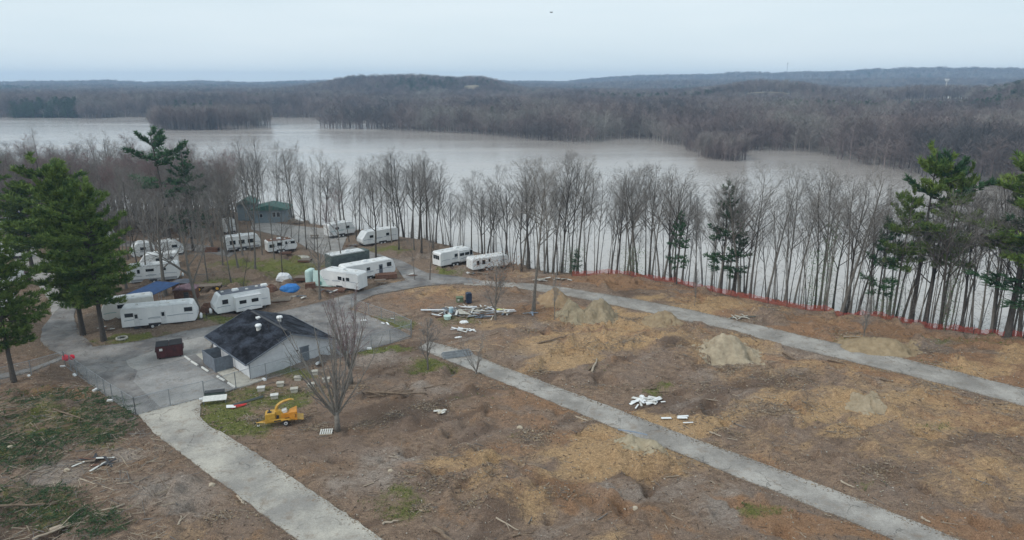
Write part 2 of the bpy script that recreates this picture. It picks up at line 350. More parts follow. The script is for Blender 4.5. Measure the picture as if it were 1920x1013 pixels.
PATCH = {
 'grass': [(440,790,75,30,.95),(520,745,120,22,.8),(400,760,40,12,.9),(300,640,140,9,.95),(200,655,60,9,.7),(450,600,80,9,.9),(590,585,60,9,.9),(560,590,60,8,.9),(470,500,80,16,.8),(540,505,70,20,.9),(420,530,60,10,.6),(610,500,40,10,.6),(700,600,90,9,.7),(740,608,40,8,.9),(590,605,36,6,.9),(720,658,60,9,.8),(810,688,70,16,.75),(920,670,60,8,.3),(745,950,70,36,.62),
   (100,790,160,58,.55),(30,850,90,40,.5),(60,955,120,55,.5),(160,980,90,30,.5),(60,735,90,14,.55),(200,830,60,30,.5),(860,600,60,12,.55),(730,470,60,10,.6),(840,515,50,7,.7),(200,500,90,14,.5),(100,475,120,10,.5),(950,745,40,12,.3),(880,745,70,18,.35),(960,815,30,8,.45),
   (1430,960,70,18,.6),(1560,790,50,14,.4),(1770,800,60,12,.5),(1710,690,140,22,.4),(1600,640,160,16,.35),(1830,640,140,18,.45),(1380,595,120,10,.35),(1240,735,30,14,.6),(1340,900,60,18,.3),(1470,850,60,14,.35),(1900,860,50,14,.4),(1620,910,60,14,.4),(1100,690,40,10,.4),(550,700,90,14,.6)],
 'straw': [(890,875,95,24,1.),(920,930,60,30,.75),(1240,858,130,40,1.),(1190,830,60,20,1.),(1050,850,45,18,.9),(1330,570,90,13,.95),(1430,585,70,9,.6),(1230,545,80,10,.4),(1500,770,120,26,.75),(1630,740,160,34,.8),(1760,790,160,50,.75),(1850,900,120,60,.7),(1700,840,160,34,.6),(1440,840,90,55,.5),(1370,655,110,34,.85),(1130,640,140,20,.7),(1230,630,90,18,.7),(1100,598,90,20,.8),(830,548,90,12,.7),(770,535,50,9,.9),(930,612,90,12,.7),(1640,594,120,16,.8),(1640,655,80,16,1.),(1000,960,60,44,.7),(1630,770,40,20,.9),(1420,700,120,24,.55),(880,650,60,12,.5),(1200,660,100,18,.5),(1560,690,140,22,.6),(340,1000,90,30,.5),(1900,770,70,34,.6),(1480,950,90,30,.3)],
 'grey': [(100,893,75,30,1.),(330,930,110,42,1.),(235,852,50,18,.9),(200,790,60,18,.6),(740,868,80,26,.9),(690,905,90,26,.9),(640,900,60,26,.5),(800,730,70,10,.8),(700,672,80,18,.7),(620,735,80,18,.4),(1360,950,70,50,.85),(1150,925,60,20,.8),(1210,800,40,30,.5),(1190,860,26,26,.5),(1320,705,80,20,.45),(1060,800,80,16,.5),(940,790,60,16,.5),(1400,720,70,24,.4),(1150,515,60,9,.8),(1240,520,60,10,.5),(1010,515,60,7,.6),(850,655,60,8,.5),(1490,820,60,24,.4),(1600,610,60,10,.4),(430,880,60,30,.3),(1700,615,80,10,.4),(560,810,90,20,.4)],
 'rust': [(1085,825,60,22,1.),(1110,875,55,24,.8),(770,880,40,14,.8),(790,900,30,12,.8),(90,735,120,14,.8),(140,745,60,8,.9),(800,562,110,22,.7),(1090,635,110,16,.6),(1200,645,80,12,.5),(1420,868,46,18,.9),(1470,900,50,22,.7),(1120,525,110,14,.8),(1350,585,60,8,.8),(1640,595,50,8,.7),(1180,970,70,34,.5),(960,950,50,26,.5),(700,700,60,12,.4),(870,760,50,24,.3),(960,640,80,10,.5),(1560,700,60,14,.4),(270,900,60,20,.4),(640,555,60,12,.5),(1780,870,60,30,.4)],
 'dark': [(1290,650,60,16,.9),(1340,670,60,12,.8),(660,800,150,40,.55),(560,840,120,30,.5),(900,800,120,24,.5),(1030,590,120,20,.6),(1060,870,70,40,.5),(960,890,40,14,.7),(1180,930,120,50,.5),(1040,650,160,14,.5),(980,560,140,14,.5),(1500,750,90,16,.4),(1700,890,120,26,.45),(160,865,60,10,.8),(500,960,120,60,.35),(1860,700,120,24,.35),(1240,560,120,12,.4)]}
ROADPOLYS = [[(p.x, p.y) for p in ROADW[k]] for k in ROADW]
def heights(X, Y, fine=True):
    """lie of the land on our side of the lake"""
    bd = bankdist(X, Y)
    rd = np.full(X.shape, 1e9)
    for p in ROADPOLYS: rd = np.minimum(rd, polydist(X, Y, p))
    px, py = project(X, Y)
    Z = (fbm(X * .12, Y * .12, 5, 3) - .5) * .5
    if fine:
        Z += (fbm(X * .6, Y * .6, 21, 5, .68) - .5) * .85
        Z += (1 - np.abs(fbm(X * .9 + Y * .3, Y * 1.7 - X * .3, 31, 3) * 2 - 1)) * .16
    for (cx, cy, rx, ry, h) in MOUNDS:
        q = ((px - cx) / rx) ** 2 + ((py - cy) / ry) ** 2
        Z += 1.5 * h * np.exp(-q * 1.3) * (.55 + .9 * fbm(X * .7, Y * .7, 77, 3))
    ua_ = X * .88 + Y * .47; va_ = -X * .47 + Y * .88                        # wheel ruts across the cleared ground
    lane = fbm(ua_ * .03, va_ * .12, 141, 2); Z -= .13 * np.clip(np.sin(va_ * 3.3 + 5 * fbm(ua_ * .06, va_ * .06, 142, 2)) - .35, 0, 1) * sstep(.52, .6, lane)
    pit = fbm(X * .45, Y * .45, 150, 2); Z -= .8 * sstep(.7, .8, pit); Z += .7 * sstep(.66, .8, fbm(X * .4, Y * .4, 160, 3)); Z += .16 * (1 - np.abs(fbm(X * .35, Y * .35, 170, 3) * 2 - 1)) ** 6
    for (fx__, fy__, fr__) in FLAT:
        c__ = g(fx__, fy__); Z = Z * (.12 + .88 * sstep(fr__ * .6, fr__ * 1.4, np.hypot(X - c__.x, Y - c__.y)))
    camp = sstep(560, 500, py + (px - 960) * .12) if False else 0
    Z = Z * sstep(.1, 2.2, rd) - .06 * sstep(.3, 0, rd) - .0
    Z = np.where(rd < .15, -.06, Z)
    Z = Z - 7.5 * sstep(-1.0, 17, bd) - .02 * np.clip(bd, 0, 200)
    return Z, bd, rd, px, py
xs = np.unique(np.concatenate([np.arange(-420, -96, 5.), np.arange(-96, 96, .3), np.arange(96, 421, 5.)]))
ys = np.unique(np.concatenate([np.arange(-60, 38, 5.), np.arange(38, 124, .3), np.arange(124, 170, 1.), np.arange(170, 240, 4.)]))
X, Y = np.meshgrid(xs, ys)
Z, BD, RD, PX, PY = heights(X, Y)
def gridmesh(name, X, Y, Z, keep=None):
    ny, nx = X.shape
    me = bpy.data.meshes.new(name)
    idx = np.arange(nx * ny).reshape(ny, nx)
    q = np.stack([idx[:-1, :-1], idx[:-1, 1:], idx[1:, 1:], idx[1:, :-1]], -1).reshape(-1, 4)
    if keep is not None:
        k = keep.ravel()[q].any(1); q = q[k]
    me.vertices.add(nx * ny); me.vertices.foreach_set('co', np.stack([X, Y, Z], -1).ravel().astype(np.float32))
    me.loops.add(q.size); me.loops.foreach_set('vertex_index', q.ravel().astype(np.int32))
    me.polygons.add(len(q)); me.polygons.foreach_set('loop_start', (np.arange(len(q)) * 4).astype(np.int32)); me.polygons.foreach_set('loop_total', np.full(len(q), 4, np.int32))
    me.update(calc_edges=True); me.validate(); me.shade_smooth(); return me
gm = gridmesh('ground', X, Y, Z)
masks = {}
for k, lst in PATCH.items():
    m_ = np.zeros(X.shape)
    wx = (fbm(X * .35, Y * .35, 50, 3) - .5) * 50; wy = (fbm(X * .35, Y * .35, 60, 3) - .5) * 22
    for (cx, cy, rx, ry, s) in lst:
        q = ((PX + wx - cx) / rx) ** 2 + ((PY + wy - cy) / ry) ** 2
        m_ = np.maximum(m_, s * np.exp(-q ** 1.4 * .7))
    masks[k] = np.clip(m_ * (.35 + 1.3 * fbm(X * .55, Y * .55, 61 + len(k), 4, .6)), 0, 1.1)
clr = sstep(.0, .4, (X - (-8)) / 40) * sstep(0, 3, -BD)
rot = lambda a_: (X * math.cos(a_) + Y * math.sin(a_), -X * math.sin(a_) + Y * math.cos(a_))
ua, va = rot(.5); ub, vb = rot(-.45)
f1 = fbm(ua * .05, va * .16, 91, 5, .6); f2 = fbm(ub * .07, vb * .2, 97, 5, .6); f3 = fbm(ub * .1, va * .22, 99, 5, .6)
masks['straw'] = np.maximum(masks['straw'], clr * sstep(.46, .66, f1) * 1.0)
masks['rust'] = np.maximum(masks['rust'], (.4 + .6 * clr) * sstep(.5, .64, f2) * .95)
masks['grey'] = np.maximum(masks['grey'], sstep(.56, .7, f3) * .6)
masks['dark'] = np.maximum(masks['dark'], sstep(.55, .7, fbm(ua * .09, va * .25, 103, 5, .6)) * .75)
campm = sstep(30, -30, PY - np.interp(PX, [-500, 0, 120, 400, 560, 700, 900, 1030, 1100], [660, 660, 690, 600, 575, 540, 512, 510, 300])) 
bankm = np.clip(sstep(-3, 2, BD), 0, 1)
def setattr_(me, name, a, b, c):
    at = me.color_attributes.new(name, 'FLOAT_COLOR', 'POINT')
    arr = np.stack([a, b, c, np.ones(a.shape)], -1).astype(np.float32)
    at.data.foreach_set('color', arr.ravel())
setattr_(gm, 'm1', masks['grass'], masks['straw'], masks['grey'])
setattr_(gm, 'm2', masks['rust'], masks['dark'], np.maximum(campm, bankm))

def groundmat():
    m = bpy.data.materials.new('ground_soil'); m.use_nodes = True
    n, l = m.node_tree.nodes, m.node_tree.links; b = n['Principled BSDF']
    b.inputs['Roughness'].default_value = .95; b.inputs['Specular IOR Level'].default_value = .15
    t = n.new('ShaderNodeTexCoord')
    def mapping(rz, sc):
        q = n.new('ShaderNodeMapping'); q.inputs['Rotation'].default_value[2] = rz; q.inputs['Scale'].default_value = sc; l.new(t.outputs['Object'], q.inputs[0]); return q.outputs[0]
    def noise(s, d=6, rough=.62, src=None, dist=0):
        x = n.new('ShaderNodeTexNoise'); x.inputs['Scale'].default_value = s; x.inputs['Detail'].default_value = d; x.inputs['Roughness'].default_value = rough; x.inputs['Distortion'].default_value = dist
        l.new(src or t.outputs['Object'], x.inputs['Vector']); return x.outputs['Fac']
    def ramp(src, *els):
        r = n.new('ShaderNodeValToRGB'); e = r.color_ramp.elements
        while len(e) < len(els): e.new(.5)
        for i, (p, c) in enumerate(els): e[i].position = p; e[i].color = (*c, 1)
        l.new(src, r.inputs[0]); return r.outputs[0]
    def mix(f, a, c):
        x = n.new('ShaderNodeMixRGB'); l.new(f, x.inputs[0])
        for i, v in ((1, a), (2, c)):
            if isinstance(v, tuple): x.inputs[i].default_value = (*v, 1)
            else: l.new(v, x.inputs[i])
        return x.outputs[0]
    def maths(op, a, c):
        x = n.new('ShaderNodeMath'); x.operation = op
        for i, v in enumerate((a, c)):
            if isinstance(v, (int, float)): x.inputs[i].default_value = v
            else: l.new(v, x.inputs[i])
        return x.outputs[0]
    def smooth(src, lo, hi, amt=1.0):
        x = n.new('ShaderNodeMapRange'); x.interpolation_type = 'SMOOTHSTEP'; x.inputs[1].default_value = lo; x.inputs[2].default_value = hi; x.inputs[4].default_value = amt; l.new(src, x.inputs[0]); return x.outputs[0]
    streak = mapping(R(20), (.7, 1.4, 1)); streak2 = mapping(R(-35), (.75, 1.25, 1))
    n1 = noise(.16, 8, .65); n2 = noise(1.5, 9, .74, streak, .5); n3 = noise(4.5, 7, .75, streak2, .4); n4 = noise(13, 4, .75)
    base = ramp(n2, (.3, (.095, .074, .062)), (.48, (.16, .126, .104)), (.62, (.225, .18, .145)), (.75, (.31, .255, .2)))
    mid = noise(7.5, 6, .8, streak)
    base = mix(smooth(mid, .5, .66, .55), base, (.3, .245, .19)); base = mix(smooth(mid, .46, .32, .6), base, (.075, .056, .045))
    base = mix(smooth(n1, .42, .62, .6), base, ramp(n3, (.3, (.12, .1, .092)), (.7, (.25, .215, .195))))
    base = mix(smooth(noise(.3, 7, .7), .55, .68, .5), base, ramp(n3, (.35, (.17, .105, .06)), (.65, (.3, .2, .12))))
    a1 = n.new('ShaderNodeAttribute'); a1.attribute_name = 'm1'; s1 = n.new('ShaderNodeSeparateColor'); l.new(a1.outputs['Color'], s1.inputs[0])
    a2 = n.new('ShaderNodeAttribute'); a2.attribute_name = 'm2'; s2 = n.new('ShaderNodeSeparateColor'); l.new(a2.outputs['Color'], s2.inputs[0])
    def patch(col, m_, tex, c, lo=.3, hi=.95, amp=1.5, mx_=1.0):
        tt = maths('ADD', maths('MULTIPLY', tex, .62), maths('MULTIPLY', n3, .38))
        e = maths('ADD', m_, maths('MULTIPLY', maths('SUBTRACT', tt, .5), amp))
        return mix(smooth(e, lo, hi, mx_), col, c)
    litter = ramp(n3, (.3, (.085, .072, .06)), (.5, (.15, .125, .105)), (.7, (.24, .2, .17)))
    col = patch(base, s2.outputs['Blue'], n2, litter, .3, .7, .8, .85)
    col = patch(col, s2.outputs['Green'], n2, ramp(n3, (.35, (.055, .043, .038)), (.7, (.13, .1, .085))), mx_=.8)
    col = patch(col, s1.outputs['Blue'], n2, ramp(n3, (.3, (.15, .14, .135)), (.55, (.26, .25, .245)), (.72, (.38, .37, .36))), mx_=.8)
    col = patch(col, s2.outputs['Red'], n2, ramp(n3, (.3, (.17, .095, .055)), (.7, (.32, .2, .11))), mx_=.58)
    col = patch(col, s1.outputs['Green'], n2, ramp(n3, (.3, (.2, .15, .09)), (.55, (.37, .275, .17)), (.75, (.54, .43, .29))), mx_=.85)
    gn = noise(1.7, 8, .75, None, .3)
    col = patch(col, s1.outputs['Red'], gn, ramp(n4, (.3, (.06, .075, .024)), (.5, (.1, .125, .038)), (.75, (.17, .19, .07))), .38, .75, 1.5, .92)
    # fine grain and light chips
    fr = n.new('ShaderNodeMapRange'); fr.inputs[1].default_value = .28; fr.inputs[2].default_value = .72; fr.inputs[3].default_value = .42; fr.inputs[4].default_value = 1.6; l.new(n4, fr.inputs[0])
    sc = n.new('ShaderNodeVectorMath'); sc.operation = 'SCALE'; l.new(col, sc.inputs[0]); l.new(fr.outputs[0], sc.inputs['Scale'])
    vo = n.new('ShaderNodeTexVoronoi'); vo.inputs['Scale'].default_value = 3.6; l.new(mapping(R(30), (1, 2.2, 1)), vo.inputs['Vector'])
    chip = smooth(vo.outputs['Distance'], .16, .08); gate = smooth(noise(.5, 4), .5, .62)
    col = mix(maths('MULTIPLY', maths('MULTIPLY', chip, gate), .55), sc.outputs[0], (.42, .37, .3))
    gain = n.new('ShaderNodeVectorMath'); gain.operation = 'MULTIPLY'; gain.inputs[1].default_value = (1.38, 1.23, 1.09); l.new(col, gain.inputs[0]); col = gain.outputs[0]
    l.new(col, b.inputs['Base Color'])
    hsum = maths('ADD', maths('MULTIPLY', n2, .35), maths('MULTIPLY', n3, .18)); hsum = maths('ADD', hsum, maths('MULTIPLY', n4, .05))
    bp = n.new('ShaderNodeBump'); bp.inputs['Strength'].default_value = 1; bp.inputs['Distance'].default_value = .9; l.new(hsum, bp.inputs['Height']); l.new(bp.outputs[0], b.inputs['Normal'])
    return m
gm.materials.append(groundmat())
ground = link('ground', gm); ground['kind'] = 'structure'
def gz(x, y):
    i = min(max(int(np.searchsorted(xs, x)), 0), len(xs) - 1); j = min(max(int(np.searchsorted(ys, y)), 0), len(ys) - 1)
    return float(Z[j, i])
def G(px, py):
    p = g(px, py); p.z = gz(p.x, p.y); return p

# ---------------------------------------------------------------- lake
WZ = -5.0
def watermat():
    m = bpy.data.materials.new('muddy_water'); m.use_nodes = True
    n, l = m.node_tree.nodes, m.node_tree.links; b = n['Principled BSDF']
    b.inputs['Base Color'].default_value = (.39, .355, .325, 1); b.inputs['Roughness'].default_value = .12; b.inputs['IOR'].default_value = 1.33
    b.inputs['Specular IOR Level'].default_value = 1.0
    t = n.new('ShaderNodeTexCoord'); bp = n.new('ShaderNodeBump'); bp.inputs['Distance'].default_value = .12
    mp_ = n.new('ShaderNodeMapping'); mp_.inputs['Scale'].default_value = (1, .6, 1); mp_.inputs['Rotation'].default_value[2] = R(25); l.new(t.outputs['Object'], mp_.inputs[0])
    a = n.new('ShaderNodeTexNoise'); a.inputs['Scale'].default_value = .9; a.inputs['Detail'].default_value = 6; l.new(mp_.outputs[0], a.inputs['Vector'])
    l.new(a.outputs['Fac'], bp.inputs['Height']); l.new(bp.outputs[0], b.inputs['Normal'])
    c = n.new('ShaderNodeTexNoise'); c.inputs['Scale'].default_value = .012; c.inputs['Detail'].default_value = 5; mq = n.new('ShaderNodeMapping'); mq.inputs['Scale'].default_value = (.5, 2, 1); l.new(t.outputs['Object'], mq.inputs[0]); l.new(mq.outputs[0], c.inputs['Vector'])
    r = n.new('ShaderNodeMapRange'); r.inputs[1].default_value = .35; r.inputs[2].default_value = .65; r.inputs[3].default_value = .1; r.inputs[4].default_value = .2; l.new(c.outputs['Fac'], r.inputs[0]); l.new(r.outputs[0], b.inputs['Roughness'])
    return m
mb = MB(); mb.add([(-4350, -150, WZ), (4350, -150, WZ), (4350, 4440, WZ), (-4350, 4440, WZ)], [(0, 1, 2, 3)])
o = mb.build('lake', watermat()); o['kind'] = 'structure'

# ---------------------------------------------------------------- far shore terrain
FARPOLY = [g(x, y, WZ) for x, y in [(-700,224),(0,221),(150,221.5),(280,220.5),(520,221.5),(640,223),(760,225),(850,227),(850,231),(740,235),(598,236),(597,240.5),(660,242),(760,246),(860,251),(950,257),(1000,263),(1060,267),(1110,268),(1145,262),(1180,260),(1215,262),(1240,270),(1290,276),(1330,283),(1400,283),(1470,283),(1530,287),(1570,300),(1640,312),(1720,330),(1800,344),(1900,357),(2050,378),(2500,430)]]
farp = [(p.x, p.y) for p in FARPOLY] + [(3000, 200), (9000, 9000), (-9000, 9000)]
def farheight(X, Y, D=None):
    d = np.hypot(X, Y); b = 960 + FOC * X / np.maximum(Y, 1)
    H = -3.6 + 3 * sstep(500, 1200, d) + (fbm(X * .004, Y * .004, 3, 3) - .5) * 5 * sstep(500, 1000, d)
    # wooded hill in the middle distance
    hill = np.exp(-(np.clip(np.abs(b - 790) - 95, 0, None) / np.where(b > 790, 75., 95.)) ** 2) * sstep(1050, 1420, d) * (1 - .6 * sstep(1650, 2200, d))
    H = H + hill * (28 + 10 * (fbm(b * .014, d * .002, 8, 3) - .5))
    # far ridges rising to the right
    sky_ = np.interp(b, [-400, 0, 170, 230, 300, 400, 470, 560, 640, 960, 1060, 1150, 1300, 1500, 1700, 1850, 1920, 2300], [14, 15, 17, 21, 14, 20, 16, 18, 16, 20, 20, 42, 50, 56, 66, 60, 62, 64])
    H = H + sky_ * .45 * sstep(1900, 2600, d) * (.6 + .8 * fbm(X * .0016, Y * .0016, 12, 3))
    H = H + sky_ * .75 * sstep(2900, 3700, d) * (.75 + .5 * fbm(b * .025, d * .001, 15, 3))
    H = H + 17 * np.exp(-((b - 1425) / 110) ** 2) * sstep(850, 1080, d) * (1 - sstep(1400, 1900, d)) + 9 * np.exp(-((b - 1735) / 110) ** 2) * sstep(820, 980, d) * (1 - sstep(1300, 1900, d))
    # nearer rise at the right edge
    r2 = np.exp(-((b - 1960) / 110) ** 2) * np.exp(-((d - 1000) / 260) ** 2); H = H + 30 * r2
    return H
fx = np.concatenate([np.arange(-3600, -600, 40.), np.arange(-600, 700, 10.), np.arange(700, 3601, 40.)]); fy = np.concatenate([np.arange(150, 1200, 12.), np.arange(1200, 4440, 40.)])
FX, FY = np.meshgrid(fx, fy); FD = polydist(FX, FY, farp)
FZ = farheight(FX, FY) * sstep(0, -30, FD) - 8 * sstep(-34, -6, FD)
fm = gridmesh('far_shore', FX, FY, FZ, FD < 20)
fm.materials.append(mat('far_woodland_floor', (.1, .085, .075), 1, col2=(.15, .13, .11), scale=.02))
o = link('far_shore', fm); o['kind'] = 'structure'

# ---------------------------------------------------------------- tree builders
def bare_tree(seed, H=20., r0=.24, fork=.4, nmain=12, spread=32, leaders=1, levels=4, dens=1.0, trunk_to=.92, wob=.035, thick=1.0):
    """returns (trunk MB, branch MB)"""
    q = random.Random(seed); T = MB(); Bm = MB()
    def path(p, d, L, n, wobble, up):
        pts = [p.copy()]; d = d.normalized()
        for i in range(n):
            d = (d + Vector((q.uniform(-1, 1), q.uniform(-1, 1), q.uniform(-1, 1) * .5)) * wobble + Vector((0, 0, up))).normalized()
            p = p + d * (L / n); pts.append(p.copy())
        return pts
    def side(d, ang):
        a = d.orthogonal().normalized(); a.rotate(Matrix.Rotation(q.uniform(0, 6.283), 3, d)); return (d * math.cos(ang) + a * math.sin(ang)).normalized()
    def at(pts, t):
        f = t * (len(pts) - 1); i = min(int(f), len(pts) - 2); return pts[i].lerp(pts[i + 1], f - i), (pts[i + 1] - pts[i]).normalized()
    def grow(p, d, L, r, lev):
        if lev >= levels:
            e = p + d * L; Bm.cone(p, e, r); return
        n = {1: 5, 2: 3, 3: 2}.get(lev, 2)
        pts = path(p, d, L, n, {1: .16, 2: .2}.get(lev, .25), .05 if lev < 3 else .02)
        rr = [lerp(r, r * .3, i / n) for i in range(n + 1)]
        (T if lev == 1 else Bm).tube(pts, rr, {1: 5, 2: 4}.get(lev, 3), cap=False)
        k = {1: 7, 2: 5.5, 3: 3.6}.get(lev, 4) * dens; k = int(k + q.random())
        for i in range(k):
            t = q.uniform(.25, 1); pp, dd = at(pts, t)
            grow(pp, side(dd, R(q.uniform(26, 58))), L * q.uniform(.36, .62) * (1.1 - .4 * t), max(lerp(r, r * .3, t) * .5, .008 * thick), lev + 1)
    for s in range(leaders):
        if leaders == 1: d = Vector((q.uniform(-1, 1) * .06, q.uniform(-1, 1) * .06, 1)); p0 = Vector((0, 0, -.4)); L = H * trunk_to; rb = r0
        else:
            a = 2.4 * s + q.uniform(-.4, .4); tl = q.uniform(.1, .78); d = Vector((math.cos(a) * tl, math.sin(a) * tl, 1)); p0 = Vector((math.cos(a) * .06, math.sin(a) * .06, fork * H * (.75 + .25 * q.random()))); L = (H - p0.z) * q.uniform(.82, 1); rb = r0 * q.uniform(.36, .5)
        n = 9; pts = path(p0, d, L, n, wob, .015 if leaders == 1 else .05)
        rr = [lerp(rb, rb * .12, (i / n) ** .85) for i in range(n + 1)]
        if leaders == 1: rr[0] = rb * 1.45
        T.tube(pts, rr, 8 if leaders == 1 else 6, cap=False)
        f0 = fork if leaders == 1 else .12
        m = nmain if leaders == 1 else int(nmain)
        for i in range(m):
            t = lerp(f0, .97, (i + q.random()) / m); pp, dd = at(pts, t)
            Lb = (H * .34 if leaders == 1 else H * .17) * (1.15 - .85 * ((t - f0) / (1 - f0))) * q.uniform(.7, 1.15)
            grow(pp, side(dd, R(q.uniform(spread * .6, spread * 1.35))), Lb, max(lerp(rb, rb * .12, t) * .55, .02), 1 if leaders == 1 else 2)
    if leaders == 1 and levels >= 4:
        for i in range(16):
            t = q.uniform(.04, fork); pp = at(pts, t)[0]; a = q.uniform(0, 6.28); d = Vector((math.cos(a), math.sin(a), q.uniform(.1, .9))).normalized()
            grow(pp, d, H * q.uniform(.05, .13), .016, 3)
    if leaders > 1: T.tube([(0, 0, -.4), (.02, 0, fork * H * .5), (0, .02, fork * H * 1.02)], [r0 * 1.4, r0, r0 * .95], 9)
    return T, Bm
def pine(seed, H=20., r0=.35, start=.25, nb=60, width=.24, dens=1.0, top=1.0, gap=.0, tuft=.5, blade=.05, droop=0.):
    q = random.Random(seed); T = MB(); F_ = MB()
    lean = Vector((q.uniform(-1, 1), q.uniform(-1, 1), 0)) * .03 * H
    tp = [Vector((0, 0, -.4)) + lean * (i / 9) ** 2 + Vector((0, 0, (H + .4) * i / 9)) for i in range(10)]
    T.tube(tp, [lerp(r0 * 1.25 if i == 0 else r0, .03, i / 9) for i in range(10)], 8, cap=False)
    for b in range(nb):
        t = lerp(start, .985, (b + q.random()) / nb); f = (t - start) / (1 - start)
        if gap and vn1(b * .37 + seed) < gap: continue
        z = H * t; a = b * 2.39996 + q.uniform(-.5, .5)
        prof = (math.sin(min(1, (1 - f) * 1.15 + .08) * math.pi * .5)) ** .9 * (.55 + .45 * min(1, f * 3.5))
        L = H * width * prof * q.uniform(.6, 1.15) + .3
        elev = lerp(-.12, .75, f ** 1.5) + q.uniform(-.12, .12) - droop
        p = Vector((0, 0, z)) + lean * t * t; d = Vector((math.cos(a) * math.cos(elev), math.sin(a) * math.cos(elev), math.sin(elev)))
        pts = [p.copy()]; n = 4
        for i in range(n):
            d = (d + Vector((q.uniform(-.1, .1), q.uniform(-.1, .1), .07))).normalized(); p = p + d * L / n; pts.append(p.copy())
        T.tube(pts, [lerp(.02 + .016 * L, .012, i / n) for i in range(n + 1)], 4, cap=False)
        nt = max(6, int(L * 10.0 * dens))
        for k in range(nt):
            s = lerp(.16, 1.02, (k + q.random()) / nt); i = min(int(s * n), n - 1)
            c = pts[i].lerp(pts[i + 1], s * n - i)
            sidev = Vector((-d.y, d.x, 0)) * q.uniform(-1, 1) * L * .34 * (1.2 - s * .7)
            c = c + sidev + Vector((0, 0, q.uniform(-.25, .35)))
            od = (d + sidev * .6 / max(L, .5) + Vector((0, 0, .25))).normalized()
            for m in range(11):
                v = (od * .8 + Vector((q.uniform(-1, 1), q.uniform(-1, 1), q.uniform(-.6, 1))) * .75).normalized() * tuft * q.uniform(.6, 1.1)
                w = v.cross(Vector((q.uniform(-1, 1), q.uniform(-1, 1), q.uniform(-1, 1)))); 
                if w.length < 1e-4: continue
                w = w.normalized() * blade * q.uniform(.8, 1.8); c0 = c + v * .1
                F_.add([tuple(c0 - w * .6), tuple(c0 + w * .6), tuple(c + v + w * .3), tuple(c + v * 1.12 - w * .3)], [(0, 1, 2, 3)])
    return T, F_
def vn1(x): return float(vnoise(np.array([x * 1.0]), np.array([3.3]), 4)[0])

PROT = {}
def proto(key, TB, mt='bark', mbr='twig', names=('trunk', 'branches')):
    T, Bq = TB; PROT[key] = (T.mesh(names[0], M[mt], True), Bq.mesh(names[1], M[mbr]), names)
for i in range(7):
    proto('bank%d' % i, bare_tree(100 + i, 20, .17 + .035 * (i % 4), .36 + .07 * (i % 3), 18, 36 + 5 * (i % 3), wob=.05, dens=.92), 'bark' if i % 3 else 'barkd')
for i in range(3): proto('slim%d' % i, bare_tree(200 + i, 16, .12, .4, 9, 30, dens=.8, wob=.05), 'bark' if i else 'barkd')
for i in range(4): proto('broad%d' % i, bare_tree(300 + i, 19, .34, .24, 14, 46, dens=1.05, trunk_to=.85, wob=.07), 'bark')
for i in range(2): proto('redcrown%d' % i, bare_tree(350 + i, 18, .2, .35, 13, 34), 'bark', 'twigr')
proto('vase0', bare_tree(401, 14, .27, .16, 8, 27, leaders=15, thick=1.3, levels=4, dens=.62), 'bark', 'twig')
proto('vase1', bare_tree(402, 13, .22, .16, 9, 28, leaders=12, thick=1.5, levels=4, dens=.9), 'bark', 'twigr')
proto('sap0', bare_tree(411, 6.5, .11, .2, 16, 36, dens=1.1, levels=3, thick=1.8), 'bark', 'twig')
proto('sap1', bare_tree(412, 6., .11, .1, 9, 28, leaders=6, dens=1.1, levels=3, thick=1.8), 'bark', 'twig')
proto('pineA', pine(501, 23, .42, .2, 74, .3, 1.25, tuft=.62, blade=.06), 'barkd', 'needle', ('trunk', 'foliage'))
proto('pineB', pine(502, 22, .4, .24, 70, .29, 1.2, tuft=.62, blade=.06), 'barkd', 'needle', ('trunk', 'foliage'))
proto('pineC', pine(503, 20, .3, .42, 46, .25, 1.1, gap=.36, tuft=.6, blade=.06), 'barkd', 'needle', ('trunk', 'foliage'))
proto('pineD', pine(504, 14, .16, .22, 46, .17, .8, gap=.3, tuft=.5, blade=.05), 'barkd', 'needleb', ('trunk', 'foliage'))
proto('pineE', pine(505, 20, .3, .5, 30, .26, 1.0, gap=.35, tuft=.6, blade=.06, droop=-.1), 'barkd', 'needleb', ('trunk', 'foliage'))
def tree(key, base, h, label, cat='tree', group=None, name='bare_tree', rz=None, wide=1.0, tilt=0.):
    r = empty(name, base, rnd.uniform(0, 6.28) if rz is None else rz, label, cat, group)
    if tilt: r.rotation_euler = (rnd.uniform(-tilt, tilt), rnd.uniform(-tilt, tilt), r.rotation_euler.z)
    H0 = {'bank': 20, 'slim': 16, 'broa': 19, 'redc': 18, 'vase': 14, 'sap0': 6.5, 'sap1': 6, 'pine': {'A': 23, 'B': 22, 'C': 20, 'D': 14, 'E': 20}.get(key[-1], 20)}[key[:4]]
    s = h / H0; r.scale = (s * wide, s * wide, s)
    a, b, nn = PROT[key]
    link(nn[0], a, r); link(nn[1], b, r)
    return r
def treepx(key, px, py, top, label, **k):
    b = G(px, py); return tree(key, b, max(2, hz(b, top) - b.z), label, **k)

